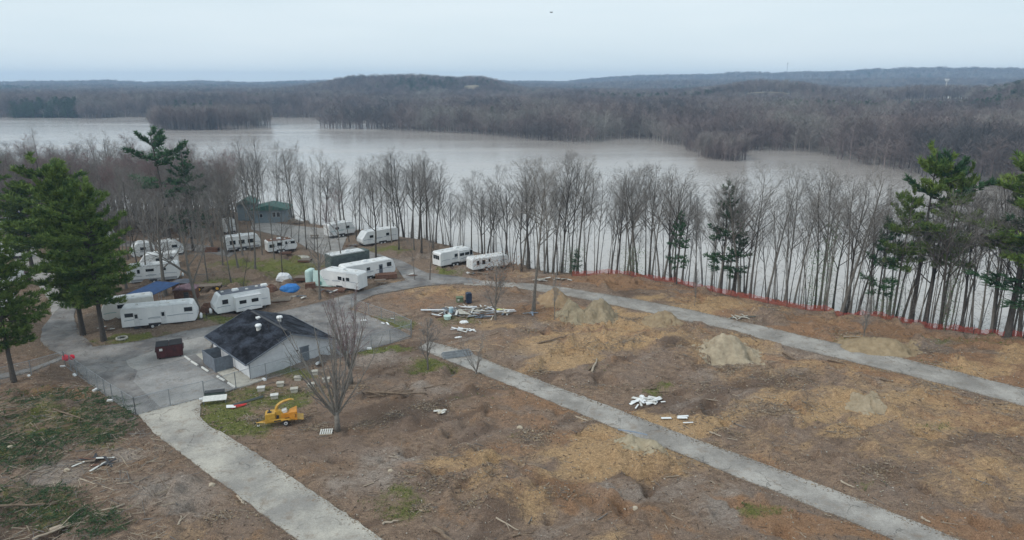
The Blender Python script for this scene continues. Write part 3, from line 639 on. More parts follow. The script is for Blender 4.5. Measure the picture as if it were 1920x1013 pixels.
# ---- single trees one can point at
treepx('pineA', 156, 628, 322, 'big dark green pine, left one of the pair beside the bend of the camp road', name='pine_tree', wide=.88, rz=.3)
treepx('pineB', 195, 641, 352, 'big dark green pine, right one of the pair, at the long white trailer', name='pine_tree', wide=.92, rz=2.)
treepx('pineC', 122, 560, 300, 'tall pine rising behind the two big pines by the camp road bend', name='pine_tree', wide=1.5, rz=1.)
treepx('pineA', 60, 500, 345, 'bluish pine on the left behind the big roadside pines', name='pine_tree', wide=1.2, rz=4)
treepx('pineB', 27, 720, 440, 'pine with bare lower trunk beside the chain link fence at the left edge', name='pine_tree', wide=.95, rz=2.6)
treepx('pineC', -40, 640, 400, 'pine mostly cut off by the left edge of the picture', name='pine_tree', wide=1.5)
treepx('pineC', -10, 470, 285, 'pine at the far left edge with its top at the lake shore line', name='pine_tree', wide=1.1)
treepx('pineE', 322, 478, 252, 'tall windswept pine standing above the bare woods left of centre', name='pine_tree', wide=1.3, rz=1.1)
treepx('pineD', 362, 470, 285, 'smaller pine just right of the tall windswept pine', name='pine_tree', wide=1.2)
treepx('pineC', 1708, 604, 284, 'tall pine with a broad high crown behind the orange fence at right', name='pine_tree', wide=.95, rz=.4)
treepx('pineE', 1735, 606, 300, 'thinner pine directly right of the broad crowned pine behind the orange fence', name='pine_tree', wide=1.0, rz=2)
treepx('pineC', 1888, 634, 280, 'tall dark pine behind the orange fence near the right edge', name='pine_tree', wide=1.2, rz=5)
treepx('pineD', 1925, 640, 330, 'dense pine cut by the right edge behind the orange fence', name='pine_tree', wide=1.9, rz=3)
treepx('pineD', 1352, 545, 352, 'narrow young pine among the bare bank trees, taller of the two in the middle', name='pine_tree', wide=1.0)
treepx('pineD', 1268, 536, 402, 'small sparse pine among the bare bank trees, left of the taller narrow pine', name='pine_tree', wide=.9)
treepx('pineD', 1640, 600, 415, 'small pine in the bank row left of the broad crowned pine', name='pine_tree', wide=1.1)
treepx('pineD', 1080, 518, 470, 'little evergreen at the left start of the orange fence', name='pine_tree', wide=1.3)
treepx('vase0', 633, 808, 578, 'bare multi stemmed tree with upswept branches right of the yellow chipper', rz=.5, wide=1.05)
treepx('vase1', 659, 722, 515, 'bare reddish twigged multi stemmed tree right of the white block building', wide=1.05)
treepx('sap0', 803, 697, 585, 'small bare tree left of the lower road where it begins', wide=1.1)
treepx('sap1', 893, 702, 628, 'small bare multi stemmed tree beside the lower road', wide=1.3)
treepx('pineC', 1672, 606, 360, 'pine left of the broad crowned pine, with its crown lower down', name='pine_tree', wide=.75, rz=2.2)
treepx('pineC', 1762, 612, 318, 'pine right beside the broad crowned pine, lower of the three tall ones', name='pine_tree', wide=.65, rz=3.2)
treepx('pineD', 1378, 552, 420, 'low young pine right of the taller narrow pine in the middle', name='pine_tree', wide=1.)
t_ = treepx('sap0', 929, 600, 478, 'small tree still holding brown leaves beside the debris pile', wide=1.2)
lf = MB(); q = random.Random(5)
for i in range(1700):
    a = q.uniform(0, 6.28); rr = 2.3 * math.sqrt(q.random()); z = q.uniform(3.2, 6.3); c = Vector((rr * math.cos(a), rr * math.sin(a), z)); v = Vector((q.uniform(-1, 1), q.uniform(-1, 1), q.uniform(-1, 1))) * .1; w = Vector((q.uniform(-1, 1), q.uniform(-1, 1), q.uniform(-1, 1))) * .07
    lf.add([tuple(c), tuple(c + v), tuple(c + w)], [(0, 1, 2)])
lo = lf.build('brown_leaves', M['leafb'], t_); lo['kind'] = 'stuff'
treepx('bank2', 1000, 583, 288, 'tall bare tree alone in the cleared ground right of the debris pile', wide=1.0)
treepx('sap0', 1040, 605, 500, 'thin pale sapling left of the twin sand piles', wide=.5)
treepx('sap0', 1617, 645, 545, 'thin pale sapling on the open ground in front of the orange fence', wide=.8)
treepx('sap0', 1302, 575, 500, 'thin sapling near the orange fence above the upper road', wide=.5)
treepx('broad0', 600, 562, 385, 'thick bare tree left of the white trailer with the green awning', wide=.8)
treepx('broad1', 310, 556, 330, 'thick bare tree right of the two big pines, behind the long white trailer', wide=1.0)
treepx('broad2', 372, 583, 330, 'dark leaning bare tree at the right end of the long white trailer', wide=.8, tilt=.08)
treepx('bank0', 262, 528, 320, 'bare tree close behind the right big pine', wide=.9)
treepx('bank4', 276, 532, 310, 'bare tree forked low beside the trailer with grey lower siding', wide=.9)
treepx('slim0', 457, 548, 455, 'small leaning bare tree behind the white trailer with dark roof', wide=1.5)
treepx('bank1', 479, 513, 300, 'bare tree on the camp lawn with leafy tufts at its foot', wide=1.0)
treepx('slim1', 434, 530, 330, 'slim bare tree on the camp lawn', wide=1.0)
treepx('redcrown0', 643, 508, 345, 'reddish crowned bare tree right behind the trailer with green awning', wide=.9)
treepx('bank3', 705, 490, 310, 'bare tree beside the camp road junction behind the white trailer with grey door', wide=.9)
treepx('slim2', 418, 500, 330, 'slim dark bare tree left on the camp lawn', wide=1.1)
treepx('bank5', 778, 525, 430, 'slender bare tree at the fork of the camp road', wide=.7)
treepx('bank6', 806, 525, 405, 'slender bare tree right at the fork of the camp road', wide=.6)

# ---- the bare trees of the bank, and of the woods behind the camp
def along(px):
    pts = [(-300,402),(0,404),(200,398),(400,394),(470,404),(540,414),(600,426),(680,438),(760,448),(870,472),(950,498),(1030,514),(1160,520),(1300,538),(1400,560),(1500,578),(1620,600),(1740,617),(1920,638),(2100,662)]
    return float(np.interp(px, [p[0] for p in pts], [p[1] for p in pts]))
SEC = [(-300, 480, 'bare tree in the dense wood behind the left of the camp'), (480, 620, 'bare bank tree near the green roofed house'), (620, 760, 'bare bank tree behind the two white trailers at the water'),
       (760, 900, 'bare bank tree behind the trailer with dark end windows'), (900, 1090, 'bare bank tree left of where the orange fence starts'), (1090, 1250, 'bare tree behind the left part of the orange fence'),
       (1250, 1420, 'bare bank tree around the narrow young pines'), (1420, 1640, 'bare tree behind the orange fence, left of the broad pine'), (1640, 1840, 'bare tree behind the orange fence, around the broad pine'), (1840, 2300, 'bare tree behind the orange fence at the right edge')]
def sec(px):
    for a, b, s in SEC:
        if a <= px < b: return s
    return SEC[-1][2]
q = random.Random(11)
TOPS = [(-300,260),(0,266),(60,260),(130,260),(200,248),(260,278),(330,273),(400,298),(450,283),(490,258),(560,264),(610,291),(690,298),(760,271),(800,276),(850,331),(930,321),(1000,284),(1060,282),(1110,311),(1170,314),(1230,308),(1290,338),(1350,336),(1400,321),(1450,304),(1500,296),(1560,301),(1600,331),(1650,346),(1700,346),(1800,331),(1850,336),(1900,346),(2100,366)]
def topy(px): return float(np.interp(px, [p[0] for p in TOPS], [p[1] for p in TOPS]))
EXTRA = []
count = 0
px = -120.
while px < 1990:
    step = 20 if px < 480 else (17.5 if px < 1000 else 17.5)
    for row in range(3 if px < 480 else 2):
        x = px + q.uniform(-7, 7) + row * 6
        y = along(x) - (row * 7 if px > 480 else row * 6) - q.uniform(0, 5)
        b = g(x, y); 
        zz = gz(b.x, b.y); b.z = zz
        H_ = (hz(b, topy(x) - (14 if x < 480 else 0) + q.uniform(-20, 26) * (1 if row == 0 else 1.3))) - zz
        big = q.random() < .62
        k = ('bank%d' % q.randrange(7)) if big else ('slim%d' % q.randrange(3))
        if x < 480 and q.random() < .35: k = 'redcrown%d' % q.randrange(2)
        if not big: H_ *= q.uniform(.65, .95)
        H_ = min(max(H_, 7), 24)
        if px < 480 and row > 0:
            EXTRA.append((k, b.copy(), H_, q.uniform(.8, 1.05))); continue
        if count == 0: BT = []
        BT.append((x, sec(x), tree(k, b, H_, sec(x), group=sec(x).replace('bare tree', 'bare trees').replace('bare bank tree', 'bare bank trees'), wide=q.uniform(.8, 1.05) if big else q.uniform(.6, .9), tilt=.075))); count += 1
    if px > 480:
        for e_ in range(1):
            x = px + q.uniform(-9, 9); b = g(x, along(x) - q.uniform(2, 22)); b.z = gz(b.x, b.y); EXTRA.append((q.choice(['slim0', 'slim1', 'slim2', 'bank2']), b.copy(), min(20, max(8, (hz(b, topy(x)) - b.z) * q.uniform(.6, .98))), q.uniform(.5, .85)))
    px += step * q.uniform(.8, 1.2)
wood = 'bare trees standing in and behind the left part of the camp'
n = 0
while n < 270:
    x = q.uniform(-60, 560); y = 406 + (92 if n < 34 else 60) * q.random() ** 1.1
    if x > 400 and y > 470: continue
    if x > 470 and y < 440: continue
    if n >= 34 and x > 452: continue
    if 430 < x < 560 and y > 415 and q.random() < .6: continue
    b = G(x, y)
    if min(float(polydist(np.array([b.x]), np.array([b.y]), p)[0]) for p in ROADPOLYS) < .8: continue
    k = q.choice(['bank0', 'bank2', 'bank4', 'bank6', 'redcrown0', 'redcrown1', 'broad3', 'slim1', 'redcrown1'])
    if n >= 34: EXTRA.append((k, b.copy(), q.uniform(14, 18), q.uniform(.9, 1.2))); n += 1; continue
    BT.append((x, 'bare tree in the wood among the left camp trailers', tree(k, b, q.uniform(14.5, 18.5), 'x', group=wood, wide=q.uniform(.85, 1.15), tilt=.05))); n += 1
for x, y, t in [(238, 545, 340), (290, 500, 300), (320, 520, 330), (340, 470, 290), (385, 500, 310), (400, 470, 300), (425, 478, 290), (447, 505, 320), (455, 482, 300), (470, 472, 290), (492, 480, 300), (515, 490, 330), (530, 520, 380), (390, 530, 350), (548, 470, 300), (575, 468, 310), (620, 470, 330), (232, 500, 290)]:
    BT.append((x, 'bare tree standing right among the left camp trailers', treepx(q.choice(['bank0', 'bank2', 'bank4', 'slim1', 'slim2', 'broad3']), x, y, t, 'x', group=wood, wide=q.uniform(.75, 1.))))
lab = 'bare tree between the camp trailers in front of the water, left of the road fork'
for x, y, t in [(590,470,330),(560,455,320),(655,455,330),(668,450,345),(735,458,320),(748,470,340),(776,470,300),(790,478,300),(812,470,345),(845,470,350),(862,476,360),(905,488,345),(925,492,350),(946,505,360),(962,508,330),(978,510,345),(1020,514,330),(1045,516,300),(640,425,315),(700,435,330)]:
    BT.append((x, 'bare tree between the camp trailers and the water', treepx(q.choice(['bank1', 'bank3', 'bank5', 'slim0']), x, y, t, lab, group='bare trees between the camp trailers and the water', wide=.85)))
ONES = 'first second third fourth fifth sixth seventh eighth ninth tenth eleventh twelfth thirteenth fourteenth fifteenth sixteenth seventeenth eighteenth nineteenth'.split()
def ordinal(i):
    if i <= 19: return ONES[i - 1]
    t_, o_ = divmod(i, 10); return ['twentieth', 'thirtieth', 'fortieth', 'fiftieth', 'sixtieth', 'seventieth', 'eightieth'][t_ - 2] if o_ == 0 else ['twenty', 'thirty', 'forty', 'fifty', 'sixty', 'seventy', 'eighty'][t_ - 2] + '-' + ONES[o_ - 1]
for s_ in sorted(set(x[1] for x in BT)):
    mine = sorted([x for x in BT if x[1] == s_], key=lambda v: v[0])
    for i, (x, _, o) in enumerate(mine): o['label'] = '%s from the left: %s' % (ordinal(i + 1), s_)
# fresh green undergrowth climbing some bank trunks
for x, y, hh, lb in [(1520, 582, 9, 'bright green ivy on the trunks left of the small pine behind the orange fence'), (1770, 622, 12, 'green leafy undergrowth right of the broad crowned pine behind the orange fence'), (1545, 585, 13, 'green ivy high on a trunk behind the orange fence'), (1185, 524, 5, 'low green shrubs behind the left part of the orange fence'), (1075, 514, 5, 'low green shrubs at the bank behind the start of the orange fence'), (1660, 606, 6, 'low green shrubs behind the orange fence under the broad crowned pine')]:
    b = G(x, y); mb = MB()
    for i in range(900):
        z = q.uniform(.3, hh); a = q.uniform(0, 6.28); rr = q.uniform(.15, 1.3 if hh > 8 else 2.2); c = Vector((rr * math.cos(a), rr * math.sin(a), z)); v = Vector((q.uniform(-1, 1), q.uniform(-1, 1), q.uniform(-1, 1))) * .13; w = Vector((q.uniform(-1, 1), q.uniform(-1, 1), q.uniform(-1, 1))) * .13
        mb.add([tuple(c), tuple(c + v), tuple(c + w)], [(0, 1, 2)])
    r = empty('climbing_shrub', b, 0, lb, 'shrub'); mb.build('leaves', M['ivy'], r)
    st = MB()
    for i in range(7): a = q.uniform(0, 6.28); st.tube([(0, 0, -.2), (.3 * math.cos(a), .3 * math.sin(a), hh * .5), (.9 * math.cos(a), .9 * math.sin(a), hh * q.uniform(.8, 1))], [.05, .03, .01], 4)
    st.build('stems', M['bark'], r)

# ---------------------------------------------------------------- far woods (instanced, one mass)
def far_proto(seed, H=18, pale=False):
    q = random.Random(seed); m = MB()
    m.tube([(0, 0, -1), (q.uniform(-.3, .3), q.uniform(-.3, .3), H * .5), (q.uniform(-.6, .6), q.uniform(-.6, .6), H * .95)], [.26, .17, .04], 4, cap=False)
    for i in range(34):
        t = lerp(.2, .97, (i + q.random()) / 34); a = q.uniform(0, 6.28); el = q.uniform(.5, 1.15)
        L = H * .34 * (1.15 - t * .85) * q.uniform(.7, 1.2); d = Vector((math.cos(a) * math.cos(el), math.sin(a) * math.cos(el), math.sin(el)))
        p = Vector((0, 0, H * t)); e = p + d * L; m.cone(p, e, .055)
        for k in range(7):
            s = q.uniform(.25, 1); pp = p.lerp(e, s); dd = (d + Vector((q.uniform(-1, 1), q.uniform(-1, 1), q.uniform(-.4, 1))) * .7).normalized(); ee = pp + dd * L * q.uniform(.25, .5); m.cone(pp, ee, .038)
            for j in range(3):
                d3 = (dd + Vector((q.uniform(-1, 1), q.uniform(-1, 1), q.uniform(-.3, 1))) * .7).normalized(); p3 = pp.lerp(ee, q.uniform(.3, 1)); m.cone(p3, p3 + d3 * L * .26, .024)
    return m
def far_pine(seed, H=17):
    q = random.Random(seed); m = MB(); m.tube([(0, 0, -1), (0, 0, H)], [.3, .05], 4, cap=False)
    for i in range(420):
        z = H * lerp(.12, 1, q.random()); rr = (H - z) * .3 * math.sqrt(q.random()) + .3; a = q.uniform(0, 6.28); c = Vector((rr * math.cos(a), rr * math.sin(a), z)); v = Vector((math.cos(a), math.sin(a), q.uniform(-.3, .5))) * .9; w = Vector((-math.sin(a), math.cos(a), q.uniform(-.3, .3))) * .45
        m.add([tuple(c - w), tuple(c + w), tuple(c + v)], [(0, 1, 2)])
    return m
FARP = []
for i in range(5): FARP.append(bpy.data.objects.new('far_bare_tree_model', far_proto(900 + i).mesh('far_bare_tree', M['fartwig'])))
FARP.append(bpy.data.objects.new('far_pale_tree_model', far_proto(920).mesh('far_pale_tree', M['farpale'])))
for i in range(2): FARP.append(bpy.data.objects.new('far_pine_model', far_pine(940 + i).mesh('far_pine', M['needleb'])))
def forest(name, P, rot, scl, idx, label=None, protos=None):
    me = bpy.data.meshes.new(name); me.vertices.add(len(P)); me.vertices.foreach_set('co', P.ravel().astype(np.float32)); me.update()
    for nm, ty, arr in (('rotz', 'FLOAT', rot), ('pick', 'INT', idx)):
        a = me.attributes.new(nm, ty, 'POINT'); a.data.foreach_set('value', arr.astype(np.float32 if ty == 'FLOAT' else np.int32))
    a = me.attributes.new('scl', 'FLOAT_VECTOR', 'POINT'); a.data.foreach_set('vector', scl.ravel().astype(np.float32))
    o = link(name, me); ng = bpy.data.node_groups.new(name, 'GeometryNodeTree'); md = o.modifiers.new('scatter', 'NODES'); md.node_group = ng
    ng.interface.new_socket('Geometry', in_out='INPUT', socket_type='NodeSocketGeometry'); ng.interface.new_socket('Geometry', in_out='OUTPUT', socket_type='NodeSocketGeometry')
    N, L = ng.nodes, ng.links; gi = N.new('NodeGroupInput'); go = N.new('NodeGroupOutput'); jn = N.new('GeometryNodeJoinGeometry')
    def attr(nm, ty):
        x = N.new('GeometryNodeInputNamedAttribute'); x.data_type = ty; x.inputs[0].default_value = nm; return [s for s in x.outputs if s.enabled and s.name == 'Attribute'][0]
    ra, pa, sa = attr('rotz', 'FLOAT'), attr('pick', 'INT'), attr('scl', 'FLOAT_VECTOR')
    cx = N.new('ShaderNodeCombineXYZ'); L.new(ra, cx.inputs[2])
    for k, ob in (protos or list(enumerate(FARP))):
        if not (idx == k).any(): continue
        oi = N.new('GeometryNodeObjectInfo'); oi.inputs[0].default_value = ob
        ip = N.new('GeometryNodeInstanceOnPoints'); cmpn = N.new('FunctionNodeCompare'); cmpn.data_type = 'INT'; cmpn.operation = 'EQUAL'
        ii = [s for s in cmpn.inputs if s.enabled]; L.new(pa, ii[0]); ii[1].default_value = k
        L.new(gi.outputs[0], ip.inputs['Points']); L.new(cmpn.outputs[0], ip.inputs['Selection']); L.new(oi.outputs['Geometry'], ip.inputs['Instance']); L.new(cx.outputs[0], ip.inputs['Rotation']); L.new(sa, ip.inputs['Scale'])
        L.new(ip.outputs[0], jn.inputs[0])
    L.new(jn.outputs[0], go.inputs[0])
    o['kind'] = 'stuff'
    if label: o['label'] = label
    return o
rs = np.random.RandomState(4)
H0S = {'bank': 20, 'slim': 16, 'broa': 19, 'redc': 18}
keys = sorted(set(e[0] for e in EXTRA)); prl = []
for i_, k_ in enumerate(keys):
    for me_ in PROT[k_][:2]: prl.append((i_, bpy.data.objects.new('wood_tree_model', me_)))
forest('bank_woods', np.array([tuple(e[1]) for e in EXTRA]), rs.uniform(0, 6.28, len(EXTRA)), np.array([[e[2] / H0S[e[0][:4]] * e[3]] * 2 + [e[2] / H0S[e[0][:4]]] for e in EXTRA]), np.array([keys.index(e[0]) for e in EXTRA]), 'dense bare wood behind the camp and along the bank', protos=prl)
def jitgrid(x0, x1, y0, y1, s):
    a, b = np.meshgrid(np.arange(x0, x1, s), np.arange(y0, y1, s)); a = a + rs.uniform(-.5, .5, a.shape) * s; b = b + rs.uniform(-.5, .5, b.shape) * s; return a.ravel(), b.ravel()
PA = []
for (d0, d1, s, w) in ((0, 620, 5.4, 1.25), (620, 1100, 7.5, 1.5), (1100, 1900, 11, 2.0), (1900, 2900, 17, 2.2), (2900, 4300, 26, 3.2)):
    a, b = jitgrid(-d1, d1, 200, d1, s); d = np.hypot(a, b); k = (d >= d0) & (d < d1) & (np.abs(a) < .86 * b + 30); a, b, d = a[k], b[k], d[k]
    k = polydist(a, b, farp) < 0; a, b = a[k], b[k]
    PA.append(np.stack([a, b, np.full(len(a), w)], 1))
PA = np.concatenate(PA)
a, b, w = PA.T; d = np.hypot(a, b); bp_ = 960 + FOC * a / b
# clearings: tan field on the hill, fields right of centre, flooded meadow
clear = ((np.abs(bp_ - 887) < 15) & (d > 1270) & (d < 1420)) | ((bp_ > 1385) & (bp_ < 1465) & (d > 1010) & (d < 1150)) | ((bp_ > 0) & (bp_ < 95) & (d > 745) & (d < 800)) | ((bp_ > 1670) & (bp_ < 1790) & (d > 930) & (d < 1080))
k = ~clear; a, b, w, d, bp_ = a[k], b[k], w[k], d[k], bp_[k]
zf = np.maximum(farheight(a, b) * sstep(0, -30, polydist(a, b, farp)) - 8 * sstep(-34, -6, polydist(a, b, farp)), WZ - .4)
idx = rs.randint(0, 5, len(a)); idx[rs.rand(len(a)) < .035] = 5
ev = (np.interp(fbm(a * .006, b * .006, 40, 3), [0, .7, .74, 1], [0, 0, .7, .8]) > rs.rand(len(a))) & (d > 700)
ev |= (bp_ > 45) & (bp_ < 165) & (d > 830) & (d < 980) & (rs.rand(len(a)) < .9)
ev |= (bp_ > 1815) & (d > 700) & (d < 1080) & (fbm(a * .02, b * .02, 44, 3) > .42) & (rs.rand(len(a)) < .85)
ev |= (rs.rand(len(a)) < .0015) & (d > 500)
idx[ev] = 6 + (rs.rand(ev.sum()) < .5)
hs = rs.uniform(.7, 1.12, len(a)) * (.85 + .3 * fbm(a * .01, b * .01, 70, 3)) * np.where(d < 620, .92, 1) ; hs[idx == 5] *= 1.0
hs *= np.where(((np.abs(bp_ - 887) < 18) & (d > 1150) & (d < 1290)) | ((bp_ > 1380) & (bp_ < 1470) & (d > 900) & (d < 1020)) | ((bp_ > 1665) & (bp_ < 1795) & (d > 830) & (d < 940)), .45, 1)
shore = polydist(a, b, farp); hs *= np.where(shore > -9, rs.uniform(.55, .95, len(a)), 1)
forest('far_shore_woods', np.stack([a, b, zf], 1), rs.uniform(0, 6.28, len(a)), np.stack([w * rs.uniform(.85, 1.15, len(a)), w * rs.uniform(.85, 1.15, len(a)), hs], 1), idx, 'grey brown leafless woods covering the far shore and hills')
def isl(name, cx, y0, y1, rx, s, h, label, n=400, pz=WZ):
    pts = []
    c0 = g(cx, (y0 + y1) / 2, WZ); 
    xa = g(cx - rx, (y0 + y1) / 2, WZ).x; xb = g(cx + rx, (y0 + y1) / 2, WZ).x; ya = g(cx, y1, WZ).y; yb = g(cx, y0, WZ).y
    t = rs.rand(n, 2) * 2 - 1; t = t[(t ** 2).sum(1) < 1]
    P = np.stack([(xa + xb) / 2 + t[:, 0] * (xb - xa) / 2, (ya + yb) / 2 + t[:, 1] * (yb - ya) / 2, np.full(len(t), WZ + .1)], 1)
    hh = h / 18 * rs.uniform(.65, 1.08, len(t)); 
    forest(name, P, rs.uniform(0, 6, len(t)), np.stack([hh ** .5 * s] * 2 + [hh], 1), rs.randint(0, 5, len(t)), label)
isl('island_woods', 395, 231, 245, 104, 1., 17, 'flooded bare wood on the long island in the left part of the lake', 900)
isl('islet_woods', 185, 218.5, 223.5, 24, 1., 15, 'small dark islet wood near the far shore at left', 110)
isl('point_woods', 1352, 287, 304, 40, .8, 11, 'pale bare thicket standing in the water off the far shore at right', 260)
isl('drowned_brush', 445, 243, 246, 34, .5, 4, 'low drowned brush at the right end of the island', 70)
isl('shore_brush', 1312, 279, 287, 30, .7, 7, 'low bare brush reaching into the water left of the thicket', 90)

# ---------------------------------------------------------------- things on the far side
b = g(885, 168, 20); 
for nm, (x0, x1, d0, d1), lb in (('hill_field', (874, 900, 1290, 1415), ''), ('tan_field', (1387, 1463, 1040, 1145), ''), ('pale_field', (1672, 1790, 960, 1075), '')):
    gx, gy = np.meshgrid(np.linspace(0, 1, 8), np.linspace(0, 1, 8)); yy = d0 + (d1 - d0) * gy; xx = ((x0 + (x1 - x0) * gx) - 960) / FOC * yy
    me = gridmesh(nm, xx, yy, farheight(xx, yy) + .6); me.materials.append(M['tan']); o = link(nm, me); o['kind'] = 'structure'
def farhouse(px, dist, w, h, label, roof='roofd', wall='white', rz=0.3):
    p = Vector(((px - 960) / FOC * dist, dist, 0)); p.z = float(farheight(np.array([p.x]), np.array([p.y]))[0])
    r = empty('far_house', p, rz, label, 'house'); B((0, 0, h / 2), (w, w * .6, h)).build('wall', M[wall], r)
    MB().prism([(-w * .55, h), (w * .55, h), (w * .5, h * 1.1), (0, h * 1.6), (-w * .5, h * 1.1)], -w * .33, w * .33).build('roof', M[roof], r)
    wm = MB()
    for i in range(4): wm.box((-w * .38 + i * w * .25, -w * .302, h * .55), (w * .1, .1, h * .3))
    wm.build('windows', M['glass'], r)
farhouse(307, 1250, 24, 9, 'long white building among the far woods at left', 'roofw'); farhouse(425, 1300, 20, 8, 'pale building on the far shore above the island', 'roofw')
farhouse(1003, 1450, 16, 7, 'small white house right below the wooded hill'); farhouse(1765, 1065, 26, 7, 'low white building beside the white tower', 'roofw'); farhouse(1785, 1075, 16, 8, 'white house right of the low white building near the tower')
farhouse(545, 2100, 30, 10, 'white house far off on the left slope of the wooded hill'); farhouse(1470, 1160, 16, 7, 'white farm building right of the tan field')
def mast(px, dist, ytop, ybot, r, label, m='rim'):
    p = Vector(((px - 960) / FOC * dist, dist, 0)); p.z = float(farheight(np.array([p.x]), np.array([p.y]))[0]); top = hz(p, ytop)
    e = empty('mast', p, 0, label, 'mast'); H_ = top - p.z
    MB().tube([(0, 0, -1), (0, 0, H_)], [r, r * .6], 8).build('pole', M[m], e)
    mb = MB(); mb.box((0, 0, H_ * .97), (r * 5, r * 5, r * 2)); mb.box((0, 0, H_ * .9), (r * 4, r * 4, r * 1.5)); mb.build('antenna_panel', M[m], e)
mast(1746, 1050, 148, 0, .9, 'tall white antenna tower above the right woods'); mast(1455, 3300, 118, 0, .9, 'thin lattice mast on the skyline right of centre', 'steel'); mast(1774, 3600, 130, 0, .8, 'faint mast on the skyline right of the white tower', 'steel')
# gull
p = Vector(((1034 - 960) / FOC * 90, 0, 0)); v = (24 - 506.5) / FOC; p = Vector((74 / FOC * 90, (CP - v * SP) * 90, CAMH + (-SP - v * CP) * 90))
e = empty('bird', p, .4, 'small bird flying high in the pale sky', 'bird')
MB().tube([(-.22, 0, 0), (-.08, 0, .03), (.1, 0, .04), (.2, 0, .03)], [.01, .05, .05, .02], 6).build('body', M['grey'], e)
for s in (-1, 1): MB().add([(-.08, 0, .04), (.09, 0, .04), (.06, s * .3, .16), (-.1, s * .55, .1), (-.08, 0, .05), (.09, 0, .05), (.06, s * .3, .17), (-.1, s * .55, .11)], [(0, 1, 2, 3), (7, 6, 5, 4), (0, 4, 5, 1), (1, 5, 6, 2), (2, 6, 7, 3), (3, 7, 4, 0)]).build('wing', M['grey'], e)

# ---------------------------------------------------------------- block building
Fc = g(471, 711); u = Vector((math.cos(R(133.5)), math.sin(R(133.5)), 0)); wv = Vector((math.cos(R(43.5)), math.sin(R(43.5)), 0))
bld = empty('block_building', Fc, R(43.5), 'low white block building with black shingled gable roof beside the parking lot', 'building')
BL, BW, BH, RH = 10.8, 9.9, 2.25, 4.15       # along local y (133.5 deg), along local x (gable), eave, ridge
OV = .65
B((BW / 2, BL / 2, BH / 2), (BW, BL, BH)).build('wall', M['wall'], bld)
for y0, y1 in ((0, .2), (BL - .2, BL)):
    MB().prism([(0, BH), (BW, BH), (BW / 2, RH - .12)], y0, y1).build('gable', M['wall'], bld)
def roofmat():
    m = bpy.data.materials.new('black_shingle_roof'); m.use_nodes = True
    n, l = m.node_tree.nodes, m.node_tree.links; b = n['Principled BSDF']; t = n.new('ShaderNodeTexCoord')
    def noise(s, d=7, r=.65, st=(1, 1, 1)):
        q_ = n.new('ShaderNodeMapping'); q_.inputs['Scale'].default_value = st; l.new(t.outputs['Object'], q_.inputs[0]); x = n.new('ShaderNodeTexNoise'); x.inputs['Scale'].default_value = s; x.inputs['Detail'].default_value = d; x.inputs['Roughness'].default_value = r; l.new(q_.outputs[0], x.inputs['Vector']); return x.outputs['Fac']
    a = noise(.55, 8, .75, (1, .6, 1)); r = n.new('ShaderNodeValToRGB'); e = r.color_ramp.elements; e[0].position = .42; e[0].color = (.006, .006, .009, 1); e[1].position = .64; e[1].color = (.05, .06, .085, 1); l.new(a, r.inputs[0])
    br = n.new('ShaderNodeTexBrick'); br.inputs['Scale'].default_value = 1; br.inputs['Brick Width'].default_value = .9; br.inputs['Row Height'].default_value = .14; br.inputs['Mortar Size'].default_value = .012; br.inputs['Color1'].default_value = (1, 1, 1, 1); br.inputs['Color2'].default_value = (.75, .75, .75, 1); br.inputs['Mortar'].default_value = (.4, .4, .4, 1)
    mp_ = n.new('ShaderNodeMapping'); mp_.inputs['Rotation'].default_value[2] = R(90); l.new(t.outputs['Object'], mp_.inputs[0]); l.new(mp_.outputs[0], br.inputs['Vector'])
    mm = n.new('ShaderNodeMixRGB'); mm.blend_type = 'MULTIPLY'; mm.inputs[0].default_value = 1; l.new(r.outputs[0], mm.inputs[1]); l.new(br.outputs[0], mm.inputs[2]); l.new(mm.outputs[0], b.inputs['Base Color'])
    rr = n.new('ShaderNodeMapRange'); rr.inputs[1].default_value = .4; rr.inputs[2].default_value = .6; rr.inputs[3].default_value = .9; rr.inputs[4].default_value = .6; b.inputs['Specular IOR Level'].default_value = .15; l.new(a, rr.inputs[0]); l.new(rr.outputs[0], b.inputs['Roughness'])
    bp = n.new('ShaderNodeBump'); bp.inputs['Distance'].default_value = .02; l.new(br.outputs['Fac'], bp.inputs['Height']); bp.invert = True; l.new(bp.outputs[0], b.inputs['Normal']); return m
M['shingle'] = roofmat()
sl = (RH - BH) / (BW / 2); ez = BH - sl * OV
for s in (0, 1):
    x_e = -OV if s == 0 else BW + OV
    pts = [(x_e, ez), (BW / 2, RH), (BW / 2, RH + .14), (x_e, ez + .14)]
    MB().prism(pts, -OV, BL + OV).build('roof_slope', M['shingle'], bld)
    o = B((x_e + (-.06 if s == 0 else .06), BL / 2, ez + .05), (.1, BL + 2 * OV, .13)).build('gutter', M['grey'], bld)
B((BW / 2, BL / 2 + .2, RH + .16), (.32, BL - 1.2, .06)).build('ridge_cap', M['darkst'], bld)
for y0 in (-OV - .03, BL + OV + .03):
    for s in (-1, 1):
        pts = [(BW / 2 + s * (BW / 2 + OV), ez - .02), (BW / 2, RH - .03), (BW / 2, RH + .15), (BW / 2 + s * (BW / 2 + OV), ez + .16)]
        MB().prism(pts, y0 - .02, y0 + .02).build('fascia_board', M['greyp'], bld)
for fx_, fy_, nm in ((.02, .02, ''), (.02, BL - .02, '')):
    MB().tube([(-.09, fy_ - (.09 if fy_ < 1 else -.09), .05), (-.09, fy_ - (.09 if fy_ < 1 else -.09), ez + .1)], .05, 6).build('downspout', M['grey'], bld)
def roofz(x): return RH + .12 - abs(x - BW / 2) * sl
